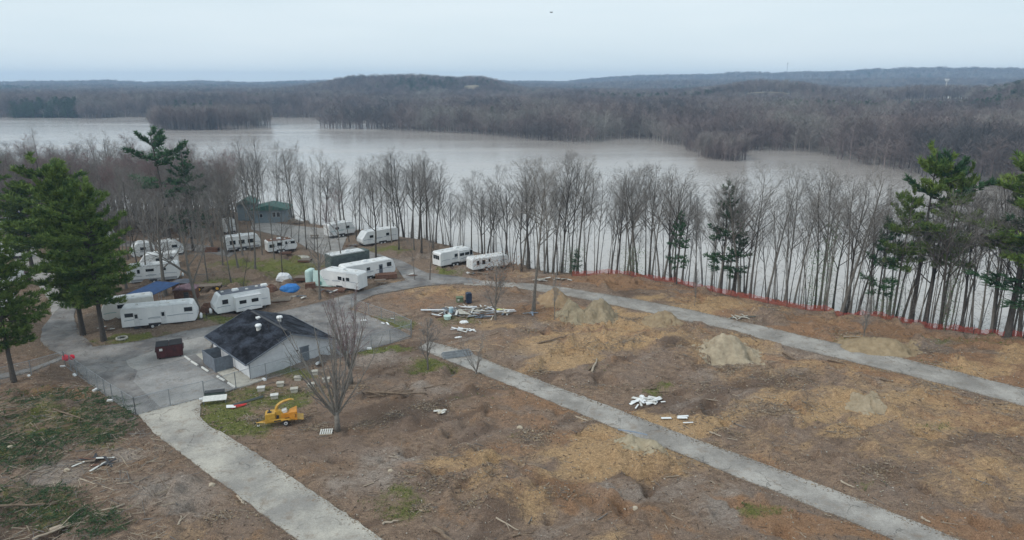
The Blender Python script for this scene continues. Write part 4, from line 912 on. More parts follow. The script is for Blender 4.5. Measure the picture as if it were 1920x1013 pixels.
def turbine(x, y):
    z = roofz(x); p = MB().lathe([(.27, -.25), (.27, .35), (.2, .4)], (x, y, z), 14).build('roof_vent', M['concw'], bld)
    MB().lathe([(.34, .4), (.38, .48), (.38, .6), (.3, .7), (.1, .74)], (x, y, z), 14).build('vent_cap', M['white'], p, smooth=False)
turbine(3.4, 4.9); turbine(6.6, 6.1)
for x, y in ((4.0, 3.4), (6.2, 4.6)): MB().tube([(x, y, roofz(x) - .1), (x, y, roofz(x) + .75)], .06, 8).build('vent_pipe', M['darkst'], bld)
B((BW / 2 - .35, 7.6, roofz(4.6) + .08), (.5, .5, .2)).build('roof_hatch', M['white'], bld)
d = B((6.55, -.04, 1.02), (1.1, .06, 2.04)).build('door', M['grey'], bld, bevel=.01); B((6.18, -.09, 1.0), (.06, .06, .16)).build('handle', M['steel'], d)
B((6.55, -.01, 2.09), (1.3, .06, .1)).build('door_frame', M['greyp'], bld)
MB().tube([(5.6, -.14, 1.85), (5.6, .02, 1.85)], .11, 10).build('wall_lamp', M['black'], bld)
# grey screen enclosure at the eave side
en = empty('grey_screen_enclosure', Fc + u * 4.5 - wv * 2.2, R(43.5), 'grey board screen enclosure standing against the left wall of the white block building', 'enclosure')
for i in range(9): B((0, .12 + i * .4, .85), (.05, .39, 1.7)).build('board', M['greyp'], en)
for i in range(5): B((.22 + i * .41, 0, .85), (.4, .05, 1.7)).build('board', M['greyp'], en)
for i in range(5): B((.22 + i * .41, 3.52, .85), (.4, .05, 1.7)).build('board', M['greyp'], en)
for x, y in ((0, -.05), (0, 3.57)): B((x, y, .88), (.1, .1, 1.76)).build('post', M['grey'], en)

# ---------------------------------------------------------------- parking lot furniture
def along_obj(name, a, b_, label, cat, group, fn):
    A_ = g(*a); B_ = g(*b_); c = (A_ + B_) / 2; dv = B_ - A_; r = empty(name, (c.x, c.y, .05), math.atan2(dv.y, dv.x), label, cat, group); fn(r, dv.length); return r
stops = [((347, 670), (357, 677)), ((359, 679), (371, 686.5)), ((379, 690), (391, 698)), ((409, 708), (420, 714.5)), ((428, 719.5), (441, 728))]
for i, (a, b_) in enumerate(stops):
    A_ = g(*a); B_ = g(*b_); c = (A_ + B_) / 2; dv = B_ - A_
    o = MB().prism([(-.12, 0), (.12, 0), (.07, .13), (-.07, .13)], -.9, .9).build('wheel_stop', M['concw']); o.location = (c.x, c.y, .055); o.rotation_euler = (0, 0, math.atan2(dv.y, dv.x) - R(90))
    tagp(o, ['white concrete wheel stop nearest the dumpster', 'second white wheel stop from the dumpster', 'white wheel stop beside the corner of the grey enclosure', 'white wheel stop next to the one touching the chain link fence', 'white wheel stop touching the chain link fence'][i], 'wheel stop', 'wheel stops along the edge of the parking lot')
for i, (a, b_) in enumerate([((262, 741), (385, 700)), ((300, 757), (408, 718)), ((245, 715), (350, 684))]):
    A_ = g(*a); B_ = g(*b_); dv = B_ - A_; c = (A_ + B_) / 2
    o = B((0, 0, 0), (dv.length, .07, .004)).build('painted_line', M['gravel']); o.location = (c.x, c.y, .066); o.rotation_euler = (0, 0, math.atan2(dv.y, dv.x)); o['kind'] = 'structure'
c = g(320, 668)
db = empty('dumpster', (c.x, c.y, .06), R(25), 'dark red brown dumpster with black lids on the pale apron', 'dumpster'); db.scale = (1.12,) * 3
MB().prism([(-1.25, .15), (1.25, .15), (1.3, 1.2), (1.3, 1.45), (-1.3, 1.45), (-1.3, 1.2)], -.8, .8).build('body', M['redbrown'], db, bevel=.02)
for x in (-.65, .65): B((x, .0, 1.5), (1.24, 1.62, .06), (R(2), 0, 0)).build('lid', M['black'], db)
for x in (-1.1, -.4, .4, 1.1): B((x, -.83, .75), (.08, .06, 1.1)).build('rib', M['redbrown'], db)
for s in (-1, 1): B((s * 1.34, 0, .95), (.1, 1.5, .14)).build('side_pocket', M['redbrown'], db)
B((-.8, -.84, 1.1), (.3, .03, .25)).build('sticker', M['concw'], db)
for x in (-1, 1):
    for y in (-.6, .6): MB().lathe([(.08, -.02), (.08, .14)], (x, y, .03), 8).build('caster', M['black'], db)

# ---------------------------------------------------------------- chain link fences
def chain_fence(name, pts, h, label, step=3.0, cat='fence', feet=False):
    P_ = [g(*p) for p in pts]; r = empty(name, P_[0], 0, label, cat); o0 = P_[0]; wv_ = []
    segs = []
    for a, b_ in zip(P_[:-1], P_[1:]):
        n = max(1, round((b_ - a).length / step)); segs += [(a.lerp(b_, i / n), a.lerp(b_, (i + 1) / n)) for i in range(n)]
    post = None
    for i, (a, b_) in enumerate(segs + [(segs[-1][1], None)]):
        p = a - o0; MB().tube([(p.x, p.y, -.1), (p.x, p.y, h + .06)], .045, 6).build('post', M['steel'], r)
        if b_ is None: break
        q_ = b_ - o0; me = MB(); me.add([(p.x, p.y, .05), (q_.x, q_.y, .05), (q_.x, q_.y, h), (p.x, p.y, h)], [(0, 1, 2, 3)])
        o = me.build('wire_mesh', M['chain'], r); L = (b_ - a).length; uv = o.data.uv_layers.new(name='UVMap')
        for k, c_ in enumerate(((0, 0), (L, 0), (L, h), (0, h))): uv.data[k].uv = c_
        MB().tube([(p.x, p.y, h), (q_.x, q_.y, h)], .03, 5).build('rail', M['steel'], r)
        MB().tube([(p.x, p.y, .08), (q_.x, q_.y, .08)], .02, 4).build('rail', M['steel'], r)
        if feet and i % 2 == 0: MB().box((p.x - .25, p.y - .1, .1), (.62, .3, .2), (0, 0, .4 + i), .85).build('foot_block', M['white'], r)
    return r
chain_fence('chain_link_fence', [(-60, 736), (0, 721), (60, 706), (123, 688)], 1.9, 'chain link fence across the far left, running left from the red bag', 3, feet=True)
chain_fence('chain_link_fence', [(123, 688), (145, 704), (166, 719), (184, 732), (212, 752), (255, 779)], 1.9, 'chain link fence running down along the left side of the parking lot road', 2.4, feet=True)
chain_fence('chain_link_gate', [(255, 779), (320, 762), (384, 746)], 1.9, 'wide chain link gate closed across the driveway', 3.2, 'gate')
chain_fence('chain_link_fence', [(384, 749), (443, 729), (500, 712), (546, 698), (600, 682), (660, 664), (732, 645), (771, 634)], 1.9, 'chain link fence in front of the white block building', 3, feet=True)
chain_fence('chain_link_fence', [(771, 634), (772, 622), (740, 607), (692, 590), (660, 578)], 1.6, 'chain link fence on the far right of the paved lot behind the reddish tree', 3)
p = G(123, 684); mb = MB(); q = random.Random(3)
rb = empty('red_bag', (p.x + .4, p.y - .3, 1.0), .2, 'bright red bag hanging on the corner of the chain link fence', 'bag'); mb.lathe([(.18, -.35), (.4, -.1), (.36, .25), (.12, .38)], (0, 0, 0), 8); mb.lathe([(.16, -.3), (.3, -.1), (.3, .15), (.1, .3)], (.6, .1, .0), 7)
mb.build('sack', mat('red_plastic', (.75, .03, .06), .5), rb)
# orange plastic fence on the bank
ofr = None; opx = [1072, 1100, 1140, 1180, 1225, 1265, 1300, 1335, 1370, 1405, 1440, 1475, 1510, 1545, 1580, 1615, 1650, 1685, 1720, 1755, 1790, 1825, 1860, 1895, 1930, 1965]
def oy(x): return float(np.interp(x, [1030, 1160, 1250, 1320, 1400, 1500, 1620, 1740, 1920, 2000], [516, 522, 531, 544, 562, 580, 601, 616, 637, 647]))
P_ = [G(x, oy(x) + 1.5) for x in opx]; o0 = P_[0].copy(); ofr = empty('orange_safety_fence', o0, 0, 'long sagging orange red plastic fence along the wooded bank', 'fence'); q = random.Random(9)
for i, p in enumerate(P_):
    a = p - o0; MB().tube([(a.x, a.y, -.2), (a.x + q.uniform(-.08, .08), a.y, 1.25)], .035, 5).build('post', M['darkst'], ofr)
    if i == len(P_) - 1: break
    b_ = P_[i + 1] - o0; mb = MB(); n = 8; uvs = []
    for k in range(n + 1):
        t = k / n; c_ = a.lerp(b_, t); sag = math.sin(t * math.pi) * q.uniform(.05, .35); L = (b_ - a).length * t
        mb.v += [(c_.x + .04 * math.sin(k * 2.1), c_.y + .05 * math.cos(k * 1.7), c_.z + .05), (c_.x, c_.y, c_.z + 1.0 - sag)]; uvs.append(L)
    mb.f = [(2 * k, 2 * k + 2, 2 * k + 3, 2 * k + 1) for k in range(n)]
    o = mb.build('plastic_net', M['orangenet'], ofr); uv = o.data.uv_layers.new(name='UVMap')
    for k in range(n):
        for j, (kk, vv) in enumerate(((k, 0), (k + 1, 0), (k + 1, 1.2), (k, 1.2))): uv.data[4 * k + j].uv = (uvs[kk], vv)

# ---------------------------------------------------------------- travel trailers
def trailer(a, b_, H=2.4, label='', front='r', w=2.45, wins=(), doors=(), slide=None, roof='roofw', body='white', slant=.55, z0=.55, endwin=None, lower=True, stripe='stripe', ac=(.45,), wheels=True, awn=None, blunt=False, hitch=True, ln=None):
    A_ = g(a[0], a[1], z0); B_ = g(b_[0], b_[1], z0); dv = B_ - A_; L = dv.length
    if ln:
        if ln > 0: A_ = B_ - dv.normalized() * ln
        else: B_ = A_ - dv.normalized() * ln
        L = abs(ln)
    ang = math.atan2(dv.y, dv.x); perp = Vector((-math.sin(ang), math.cos(ang), 0)); c = (A_ + B_) / 2 + perp * w / 2
    r = empty('travel_trailer', (c.x, c.y, gz(c.x, c.y) * .0), ang, label, 'trailer', 'travel trailers parked in the camp')
    f = 1 if front == 'r' else -1; hl = L / 2; y0 = -w / 2; zt = z0 + H
    pr = [(-hl * f, z0), ((hl - .35) * f, z0), (hl * f, z0 + .5), (hl * f, z0 + H * .45), ((hl - slant) * f, zt - .12), ((hl - slant - .25) * f, zt), ((-hl + .2) * f, zt), ((-hl + .02) * f, zt - .2)]
    if blunt: pr = [(-hl, z0), (hl, z0), (hl, zt), (-hl, zt)]
    if f < 0: pr = pr[::-1]
    bd = MB().prism(pr, y0, -y0).build('body', M[body], r, bevel=.05)
    xa, xb = sorted(((hl - slant - .35) * f, (-hl + .25) * f))
    MB().prism([(xa, zt + .004), (xb, zt + .004), (xb - .1, zt + .06), (xa + .1, zt + .06)], y0 + .08, -y0 - .08).build('roof', M[roof], r)
    B(((xa + xb) / 2, y0 - .012, zt - .06), (xb - xa, .03, .06)).build('trim', M['wframe'], r)
    if lower: B((0, y0 - .008, z0 + .28), (L - .9, .014, .36)).build('lower_panel', M['lower'] if lower == 2 else M[body], r)
    for k, (x0, x1, zz) in enumerate(((-.92, -.45, .9), (-.3, .1, .98), (.2, .9, 1.06))):
        mb = MB(); mb.tube([(hl * x0, y0 - .01, z0 + zz), (hl * (x0 + x1) / 2, y0 - .01, z0 + zz + .09), (hl * x1, y0 - .01, z0 + zz + .03)], .035, 4).build('stripe', M[stripe], r)
        if k == 1: MB().tube([(hl * x0, y0 - .01, z0 + zz - .12), (hl * x1, y0 - .01, z0 + zz - .03)], .02, 4).build('stripe', M[stripe], r)
    def window(x, z, ww, hh, yy=None, par=None):
        ww *= 1.15; hh *= 1.2
        yy = y0 if yy is None else yy
        fr_ = B((x, yy - .018, z), (ww, .04, hh)).build('window', M['wframe'], par or r); B((x, yy - .042, z), (ww - .08, .014, hh - .08)).build('pane', M['glass'], fr_ if par is None else fr_)
    for x, z, ww, hh in wins: window(x * hl, z0 + z, ww, hh)
    for x, kind in doors:
        d = B((x * hl, y0 - .02, z0 + .98), (.68, .05, 1.86)).build('door', M['grey'] if kind == 'g' else M['wframe'], r, bevel=.02); B((x * hl, y0 - .052, z0 + 1.4), (.36, .02, .55)).build('pane', M['glass'], d)
        B((x * hl, y0 - .3, z0 - .12), (.7, .5, .06)).build('step', M['darkst'], r)
    if slide:
        x0, x1, zl, zh, dp = slide; sx = (x0 + x1) / 2 * hl; sw = (x1 - x0) * hl
        sl_ = B((sx, y0 - dp / 2, z0 + (zl + zh) / 2), (sw, dp, zh - zl)).build('slide_out', M[body], r, bevel=.04)
        B((sx, y0 - dp / 2, z0 + zh + .03), (sw + .08, dp + .08, .05)).build('awning_cover', M['wframe'], sl_)
        for xx in (x0 + (x1 - x0) * .28, x0 + (x1 - x0) * .74): B((xx * hl, y0 - dp - .02, z0 + zl + (zh - zl) * .66), (.95, .04, .5)).build('window', M['glass'], sl_)
        MB().tube([(x0 * hl + .3, y0 - dp - .01, z0 + zl + .45), ((x0 + x1) / 2 * hl + .4, y0 - dp - .01, z0 + zl + .6), (x1 * hl - .2, y0 - dp - .01, z0 + zl + .42)], .035, 4).build('stripe', M[stripe], sl_)
    if endwin:
        for yy in (-.62, 0, .62) if endwin == 3 else (-.5, .5): B((-f * hl - f * .02, yy, z0 + 1.5), (.04, .5, .7)).build('window', M['glass'], r)
    for t in ac:
        ab = MB(); ab.box((t * 2 * hl - hl, 0, zt + .2), (.95, .7, .3), None, .82); ab.build('air_conditioner', M['white'], r, bevel=.05)
    for t, yy in ((.2, .3), (.62, -.25), (.82, .3)): B((t * 2 * hl - hl, yy, zt + .1), (.4, .4, .12), None, .8).build('roof_vent', M['concw'], r)
    if wheels:
        B((-f * L * .06, y0 - .012, z0 + .1), (1.75, .03, .34)).build('wheel_arch', M['darkst'], r)
        for dx in (-.42, .42):
            wc = (-f * L * .06 + dx, y0 + .06, .36)
            wh = MB().tube([(wc[0], wc[1] - .12, wc[2]), (wc[0], wc[1] + .12, wc[2])], .33, 16).build('wheel', M['black'], r); MB().tube([(wc[0], wc[1] - .14, wc[2]), (wc[0], wc[1] - .1, wc[2])], .19, 12).build('rim', M['rim'], wh)
    B((0, 0, z0 - .1), (L * .94, w * .7, .14)).build('chassis', M['darkst'], r)
    for s in (-.8, .8): MB().tube([(s * hl, y0 + .25, 0), (s * hl, y0 + .25, z0)], .05, 5).build('stabiliser_jack', M['steel'], r)
    if hitch:
        hm = MB()
        for s in (-1, 1): hm.tube([(f * hl, s * .7, z0 - .08), (f * (hl + 1.05), 0, z0 - .1)], .05, 5)
        hm.tube([(f * (hl + .95), 0, .05), (f * (hl + .95), 0, z0 + .3)], .045, 6); hm.build('hitch', M['darkst'], r)
        for s in (-.2, .2): MB().lathe([(.16, 0), (.17, .1), (.17, .48), (.1, .58), (.06, .66)], (f * (hl + .32), s, z0 - .02), 12).build('propane_tank', M['white'], r, smooth=True)
    if awn:
        x0, x1, ext, z1, z2, m_ = awn
        MB().add([(x0 * hl, y0 - .05, z0 + z1), (x1 * hl, y0 - .05, z0 + z1), (x1 * hl, y0 - ext, z0 + z2), (x0 * hl, y0 - ext, z0 + z2)] + [(x0 * hl, y0 - .05, z0 + z1 - .05), (x1 * hl, y0 - .05, z0 + z1 - .05), (x1 * hl, y0 - ext, z0 + z2 - .05), (x0 * hl, y0 - ext, z0 + z2 - .05)], [(0, 1, 2, 3), (7, 6, 5, 4), (0, 3, 7, 4), (3, 2, 6, 7), (2, 1, 5, 6), (1, 0, 4, 5)]).build('awning', M[m_], r)
        for x_ in (x0, x1): MB().tube([(x_ * hl, y0 - ext, .05), (x_ * hl, y0 - ext, z0 + z2)], .03, 5).build('awning_pole', M['steel'], r)
    return r
trailer((229, 615), (371, 601), 2.55, 'long white trailer with bare grey roof, lengthwise behind the dumpster', wins=((-.78, 1.65, .95, .5), (.78, 1.75, .95, .55)), doors=((-.6, 'w'), (.1, 'w')), ac=(.55,), slant=.45)
trailer((404, 590), (508, 571), 2.6, 'white trailer with dark roof and pushed out side room, behind the black roofed building', 'l', wins=((-.62, 1.6, .75, .6),), slide=(-.32, .62, .05, 2.1, .9), roof='roofd', ac=(.42, .95), slant=.7)
trailer((598, 533), (672, 544), 2.5, 'white trailer with a pale green panel leaning on its front, seen behind the reddish tree', 'l', wins=((.1, 1.5, .7, .55), (.5, 1.5, .6, .5)), doors=((.3, 'w'),), ac=(.5,), hitch=False)
trailer((648, 529), (742, 511), 2.45, 'white trailer with a grey door facing the camp road fork', 'r', wins=((-.1, 1.5, .6, .5), (.74, 1.7, .8, .65)), doors=((.4, 'g'),), slant=.4, hitch=False)
r_ = trailer((621, 507), (694, 494), 2.5, 'trailer with pale roof and dark green screened side behind the white trailer with grey door', 'r', body='green', wheels=False, hitch=False, blunt=True, lower=False, ac=(.5,))
hl_ = (g(694, 494, .55) - g(621, 507, .55)).length / 2
B((0, -1.3, 1.5), (hl_ * 1.8, .06, 1.9)).build('screen_panel', M['shade'], r_)
trailer((826, 500), (888, 487), 2.35, 'white trailer with dark end windows at the bend of the camp road', 'r', wins=((-.05, 1.5, .8, .55), (.8, 1.5, .9, .8)), endwin=3, ac=(.6,), slide=(.02, .7, .3, 2.2, .4), slant=.5, hitch=False)
trailer((886, 507), (955, 497), 1.9, 'white trailer half hidden behind the small tree with brown leaves', 'r', wins=((-.7, 1.2, .5, .7), (-.4, 1.2, .6, .7)), doors=((-.1, 'w'),), slant=.3, hitch=False)
trailer((503, 473), (558, 466), 2.0, 'white old trailer with rust brown roof on the far side of the camp lawn', 'r', wins=((-.72, 1.1, .9, .6), (-.2, 1.3, .9, .6), (.7, 1.4, .8, .5)), doors=((.25, 'w'),), roof='wooddk', z0=.5, hitch=False)
trailer((424, 470), (491, 462), 2.5, 'long pale trailer with screened porch left of the rust roofed trailer', 'r', wins=((-.6, 1.4, 1., .7), (-.1, 1.4, 1., .7), (.4, 1.4, 1., .7)), lower=2, hitch=False)
trailer((618, 444), (667, 436), 2.5, 'white trailer near the water behind bare trees, the left one of two', 'r', wins=((-.4, 1.5, .8, .5), (.4, 1.5, .8, .5)), stripe='stripe2', slant=.8, hitch=False)
trailer((680, 460), (747, 449), 2.5, 'white trailer near the water behind bare trees, the right one of two', 'l', wins=((-.5, 1.5, .8, .5), (.4, 1.5, .7, .5)), slant=1.0, hitch=False)
trailer((240, 531), (338, 522), 2.6, 'white trailer with grey lower siding left of the thick bare tree', 'r', wins=((-.55, 1.75, .4, .6), (-.12, 1.85, 1.1, .42), (.4, 1.85, .7, .4)), lower=2, ac=(.4, .8), slant=.15)
trailer((262, 507), (336, 500), 2.5, 'white trailer directly behind the one with grey lower siding', 'l', wins=((.6, 1.7, .8, .55), (.0, 1.6, .8, .5)), slant=.9, hitch=False)
trailer((248, 484), (292, 478), 2.5, 'white trailer in the back row left among the bare trees', 'l', wins=((0, 1.5, .9, .5),), slant=.8, hitch=False)
trailer((297, 479), (346, 474), 2.4, 'white trailer in the back row with slanted nose at its right end', 'r', wins=((.3, 1.5, .9, .5),), slant=1.2, hitch=False)
trailer((425, 437), (445, 434), 2.8, 'narrow white trailer end on among trunks left of the green roofed house', 'r', slant=.2, hitch=False)
trailer((192, 602), (228, 597), 2.6, 'cream and green fronted trailer behind the two big pines, beside the blue canopy', 'l', wins=((-.2, 1.7, 1.1, .5),), stripe='stripe2', slant=.6, hitch=False, body='cream', ln=-6.5)
trailer((-70, 487), (44, 480), 2.1, 'white motor home with dark curved stripes at the left edge', 'r', wins=((.5, 1.3, 1., .5), (.8, 1.3, .6, .5)), slant=.9, hitch=False)
trailer((-60, 540), (50, 528), 2.3, 'white trailer with red brown shed side at the left edge above the near pine', 'r', wins=((.6, 1.4, .9, .5),), slant=.6, hitch=False)
trailer((-40, 436), (27, 430), 2.4, 'white trailer at the left edge in the back row by the gravel lane', 'r', wins=((.5, 1.4, .9, .5),), slant=.9, hitch=False)
trailer((-40, 580), (22, 574), 2.4, 'white trailer mostly hidden by the near pine at the left edge', 'r', wins=((.4, 1.4, .9, .5),), slant=.7, hitch=False)
trailer((150, 455), (215, 450), 2.4, 'white trailer glimpsed through the big pines', 'r', slant=.7, hitch=False, wins=((0, 1.4, .9, .5),))
def shed(px, py, w, dp, h, label, wall, roof, rz=.1, name='shed', cat='shed', pitch=.35):
    p = G(px, py); p.z = max(p.z, -.1); r = empty(name, p, rz, label, cat)
    B((0, 0, h / 2), (w, dp, h)).build('wall', M[wall], r)
    MB().prism([(-w * .56, h), (w * .56, h), (0, h + pitch)], -dp * .56, dp * .56).build('roof', M[roof], r)
    B((w * .1, -dp / 2 - .02, h * .42), (.7, .04, h * .8)).build('door', M['darkst'], r); return r
shed(38, 532, 2.6, 1.5, 1.6, 'small red brown shed beside the trailer at the left edge', 'redbrown', 'purple')
shed(344, 549, 2.4, 2.2, 1.5, 'low dark shed with flat dark roof right of the thick bare tree', 'wooddk', 'roofd', pitch=.12)
shed(352, 565, 2.9, 2.4, 1.9, 'faded purple roofed shed behind the long white trailer', 'wooddk', 'purple', .15)
# blue canopy
p = G(262, 596); cn = empty('blue_canopy', p, R(-12), 'dark blue slanting canopy on thin poles behind the long white trailer', 'canopy')
MB().add([(-3.6, 0, 2.2), (.4, 0, 2.2), (1.6, 7, 2.9), (-2.4, 7, 2.9), (-3.6, 0, 2.13), (.4, 0, 2.13), (1.6, 7, 2.83), (-2.4, 7, 2.83)], [(0, 1, 2, 3), (7, 6, 5, 4), (0, 4, 5, 1), (1, 5, 6, 2), (2, 6, 7, 3), (3, 7, 4, 0)]).build('cover', M['bluedk'], cn)
for x, y, z in ((-3.5, .1, 2.13), (.35, .1, 2.13), (1.5, 6.9, 2.83), (-2.3, 6.9, 2.83), (1., 3.5, 2.48)): MB().tube([(x, y, 0), (x, y, z)], .035, 5).build('pole', M['steel'], cn)
# leaning green panel
p = G(594, 541); gp = empty('green_hoarding', p, R(-10), 'pale green panel with teal lettering like marks leaning on the white trailer', 'panel')
B((1.1, .4, 1.5), (3.6, .08, 2.5), (R(-12), 0, 0)).build('sheet', M['greenl'], gp); B((-.8, -.1, .45), (1.3, .06, .7), (R(-12), 0, 0)).build('lower_band', M['teal'], gp); B((.6, .12, .8), (.35, .06, .5), (R(-12), 0, 0)).build('mark', M['teal'], gp)
B((-1.6, 1.2, 1.4), (1.0, 2., 2.7)).build('rounded_nose', M['greenl'], gp, bevel=.3)

# ---------------------------------------------------------------- house with green roof
p = G(506, 418); hs_ = empty('green_roofed_house', (p.x, p.y, p.z), R(8), 'grey house with green roof standing at the water behind the camp', 'house')
B((0, 3, 1.6), (8, 6, 3.2)).build('wall', M['housew'], hs_)
MB().prism([(-4.5, 3.1), (4.5, 3.1), (4.3, 3.35), (.0, 4.3), (-4.3, 3.35)], -.5, 6.5).build('roof', M['greenroof'], hs_)
B((-5.6, 4.5, 2.2), (4, 5, 4.4)).build('rear_wing', M['housew'], hs_); MB().prism([(-8, 4.3), (-3.2, 4.3), (-5.6, 5.6)], 1.5, 7.4).build('wing_roof', M['greenroof'], hs_)
for x in (1.1, 2.1): f_ = B((x, -.03, 2.0), (.85, .06, 1.2)).build('window', M['wframe'], hs_); B((x, -.07, 2.0), (.7, .02, 1.05)).build('pane', M['glass'], f_)
f_ = B((-1.8, -.03, 1.8), (.7, .06, .9)).build('window', M['wframe'], hs_); B((-1.8, -.07, 1.8), (.58, .02, .78)).build('pane', M['glass'], f_)
p = G(548, 419); st = empty('wooden_stairs', p, R(-15), 'wooden stairs and deck to the right of the green roofed house', 'stairs')
for i in range(6): B((i * .45, 0, .9 - i * .15), (.42, 2.4, .06)).build('tread', M['wood'], st)
for s in (-1.2, 1.2): MB().tube([(0, s, 1.8), (2.4, s, .9)], .05, 4).build('handrail', M['wood'], st); MB().tube([(0, s, 0), (0, s, 1.8)], .06, 4).build('post', M['wood'], st)

# ---------------------------------------------------------------- wood chipper
p = G(527, 796); p.z = .0; ch = empty('wood_chipper', (p.x, p.y, gz(p.x, p.y) + .02), R(17), 'yellow towed wood chipper with tall curved chute beside the bare tree', 'chipper'); ch.scale = (.78,) * 3
MB().prism([(-1.75, .62), (-.55, .62), (-.55, 1.72), (-1.62, 1.72), (-1.75, 1.5)], -.62, .62).build('engine_housing', M['yellow'], ch, bevel=.03)
o = B((-1.76, 0, 1.2), (.03, .62, .5)).build('radiator_grille', M['darkst'], ch)
B((-1.2, -.1, 1.76), (.5, .45, .08)).build('top_grille', M['darkst'], ch); MB().lathe([(.08, 0), (.08, .24), (.13, .26), (.13, .3)], (-1.2, -.1, 1.76), 10).build('exhaust_cap', M['darkst'], ch)
MB().tube([(-.2, -.32, 1.28), (-.2, .32, 1.28)], .6, 20).build('drum_housing', M['yellow'], ch, bevel=.02)
B((-.28, -.34, 1.1), (.3, .05, .45)).build('access_panel', M['darkst'], ch)
B((-.35, -.55, .74), (1.8, .22, .32)).build('fuel_tank', M['yellow'], ch, bevel=.04); B((-.35, -.67, .72), (.8, .03, .14)).build('decal', M['darkst'], ch)
B((.15, 0, .55), (3.9, 1.0, .16)).build('chassis', M['yellow'], ch, bevel=.02)
cpts = [(-.35, 0, 1.75), (-.38, 0, 2.15), (-.2, 0, 2.5), (.15, 0, 2.78), (.6, 0, 2.98), (1.15, 0, 3.1), (1.45, 0, 3.12)]
MB().tube(cpts, [.2, .19, .18, .17, .16, .15, .13], 4).build('discharge_chute', M['yellow'], ch, bevel=.015)
B((1.55, 0, 3.08), (.4, .3, .05), (0, R(15), 0)).build('chute_deflector', M['yellow'], ch)
B((.65, 0, 1.15), (1.0, .85, .55)).build('feed_roller_box', M['orange'], ch, bevel=.03); B((.55, .1, 1.62), (.6, .6, .4), (0, R(-14), 0)).build('roller_cover', M['cream'], ch, bevel=.03)
MB().add([(1.1, -.55, .75), (1.1, .55, .75), (1.1, .55, 1.55), (1.1, -.55, 1.55), (2.0, -.85, .62), (2.0, .85, .62), (2.0, .85, 1.72), (2.0, -.85, 1.72), (1.18, -.45, .82), (1.18, .45, .82), (1.18, .45, 1.48), (1.18, -.45, 1.48), (1.99, -.78, .68), (1.99, .78, .68), (1.99, .78, 1.66), (1.99, -.78, 1.66)],
    [(0, 4, 5, 1), (3, 2, 6, 7), (0, 3, 7, 4), (1, 5, 6, 2), (8, 9, 13, 12), (11, 15, 14, 10), (8, 12, 15, 11), (9, 10, 14, 13), (8, 11, 10, 9), (0, 1, 2, 3), (4, 12, 13, 5), (5, 13, 14, 6), (6, 14, 15, 7), (7, 15, 12, 4)]).build('feed_hopper', M['orange'], ch)
B((2.35, 0, .62), (.8, 1.6, .05), (0, R(12), 0)).build('feed_tray', M['yellow'], ch)
MB().tube([(1.75, -.82, .98), (1.9, -.85, 1.35), (1.7, -.83, 1.45)], .03, 5).build('feed_handle', M['darkst'], ch)
for s in (-1, 1):
    B((.62, s * .78, .82), (1.0, .3, .06)).build('fender', M['yellow'], ch, bevel=.02)
    wh = MB().tube([(.62, s * .66, .37), (.62, s * .92, .37)], .37, 18).build('wheel', M['black'], ch); MB().tube([(.62, s * .86, .37), (.62, s * .94, .37)], .22, 14).build('rim', M['rim'], wh); MB().tube([(.62, s * .9, .37), (.62, s * .97, .37)], .09, 8).build('hub', M['darkst'], wh)
tg = MB(); tg.tube([(-1.7, 0, .55), (-2.9, 0, .5)], .07, 4); tg.tube([(-1.7, .4, .55), (-2.6, .03, .52)], .05, 4); tg.tube([(-1.7, -.4, .55), (-2.6, -.03, .52)], .05, 4); tg.build('tongue', M['yellow'], ch)
MB().tube([(-2.65, .12, .05), (-2.65, .12, 1.0)], .05, 8).build('jack', M['darkst'], ch); B((-2.65, .12, .04), (.3, .3, .05)).build('jack_foot', M['concw'], ch); B((-2.95, 0, .47), (.22, .16, .14)).build('coupler', M['darkst'], ch)

# ---------------------------------------------------------------- small things near the building
blk = [(490, 733), (526, 724), (559, 713), (590, 702), (515, 747), (552, 735), (583, 726), (612, 716)]
wh_ = ['left end of the back row', 'second from the left in the back row', 'third from the left in the back row', 'right end of the back row', 'left end of the front row', 'second from the left in the front row', 'third from the left in the front row', 'right end of the front row behind the bare tree']
for i, (x, y) in enumerate(blk):
    b_ = G(x, y); r = empty('concrete_lid_block', b_, R(12) + rnd.uniform(-.1, .1), 'concrete block on grass, ' + wh_[i] + '', 'concrete block', 'concrete blocks in two rows on the grass')
    B((0, 0, .18), (.7, .52, .4)).build('base', M['conc'], r, bevel=.02); B((0, 0, .42), (.82, .62, .08)).build('cap', M['concw'] if i % 4 == 0 else M['conc'], r, bevel=.02)
p = G(612, 812); r = empty('wooden_pallet', (p.x, p.y, p.z + .02), R(8), 'pale wooden pallet lying at the foot of the multi stemmed tree', 'pallet')
for i in range(6): B((-.5 + i * .2, 0, .13), (.12, 1.0, .025)).build('slat', M['concw'], r)
for y in (-.45, 0, .45): B((0, y, .06), (1.2, .09, .1)).build('stringer', M['woodp'], r)
p = G(404, 756); r = empty('leaning_white_board', (p.x, p.y, .02), R(14), 'long white board on low legs beside the driveway gate', 'board')
B((0, 0, .55), (2.3, .8, .06), (R(20), 0, 0)).build('top', M['concw'], r)
for x in (-1.05, 1.05): B((x, -.3, .22), (.06, .06, .45)).build('leg', M['grey'], r)
p = G(402, 748); r = empty('dark_crate', (p.x, p.y, .02), R(15), 'dark green metal box behind the long white board', 'crate'); B((0, .5, .3), (1.9, .7, .6)).build('box', M['green'], r); B((0, .5, .62), (1.96, .76, .05)).build('lid', M['darkst'], r)
p = G(445, 762); r = empty('barricade', (p.x, p.y, .03), R(24), 'folded barricade with white and red boards on the grass left of the chipper', 'barricade')
for i in range(4): B((-.6, .2 - i * .22, .1 + .03 * i), (.9, .18, .04), (0, 0, R(-20))).build('white_board', M['white'], r)
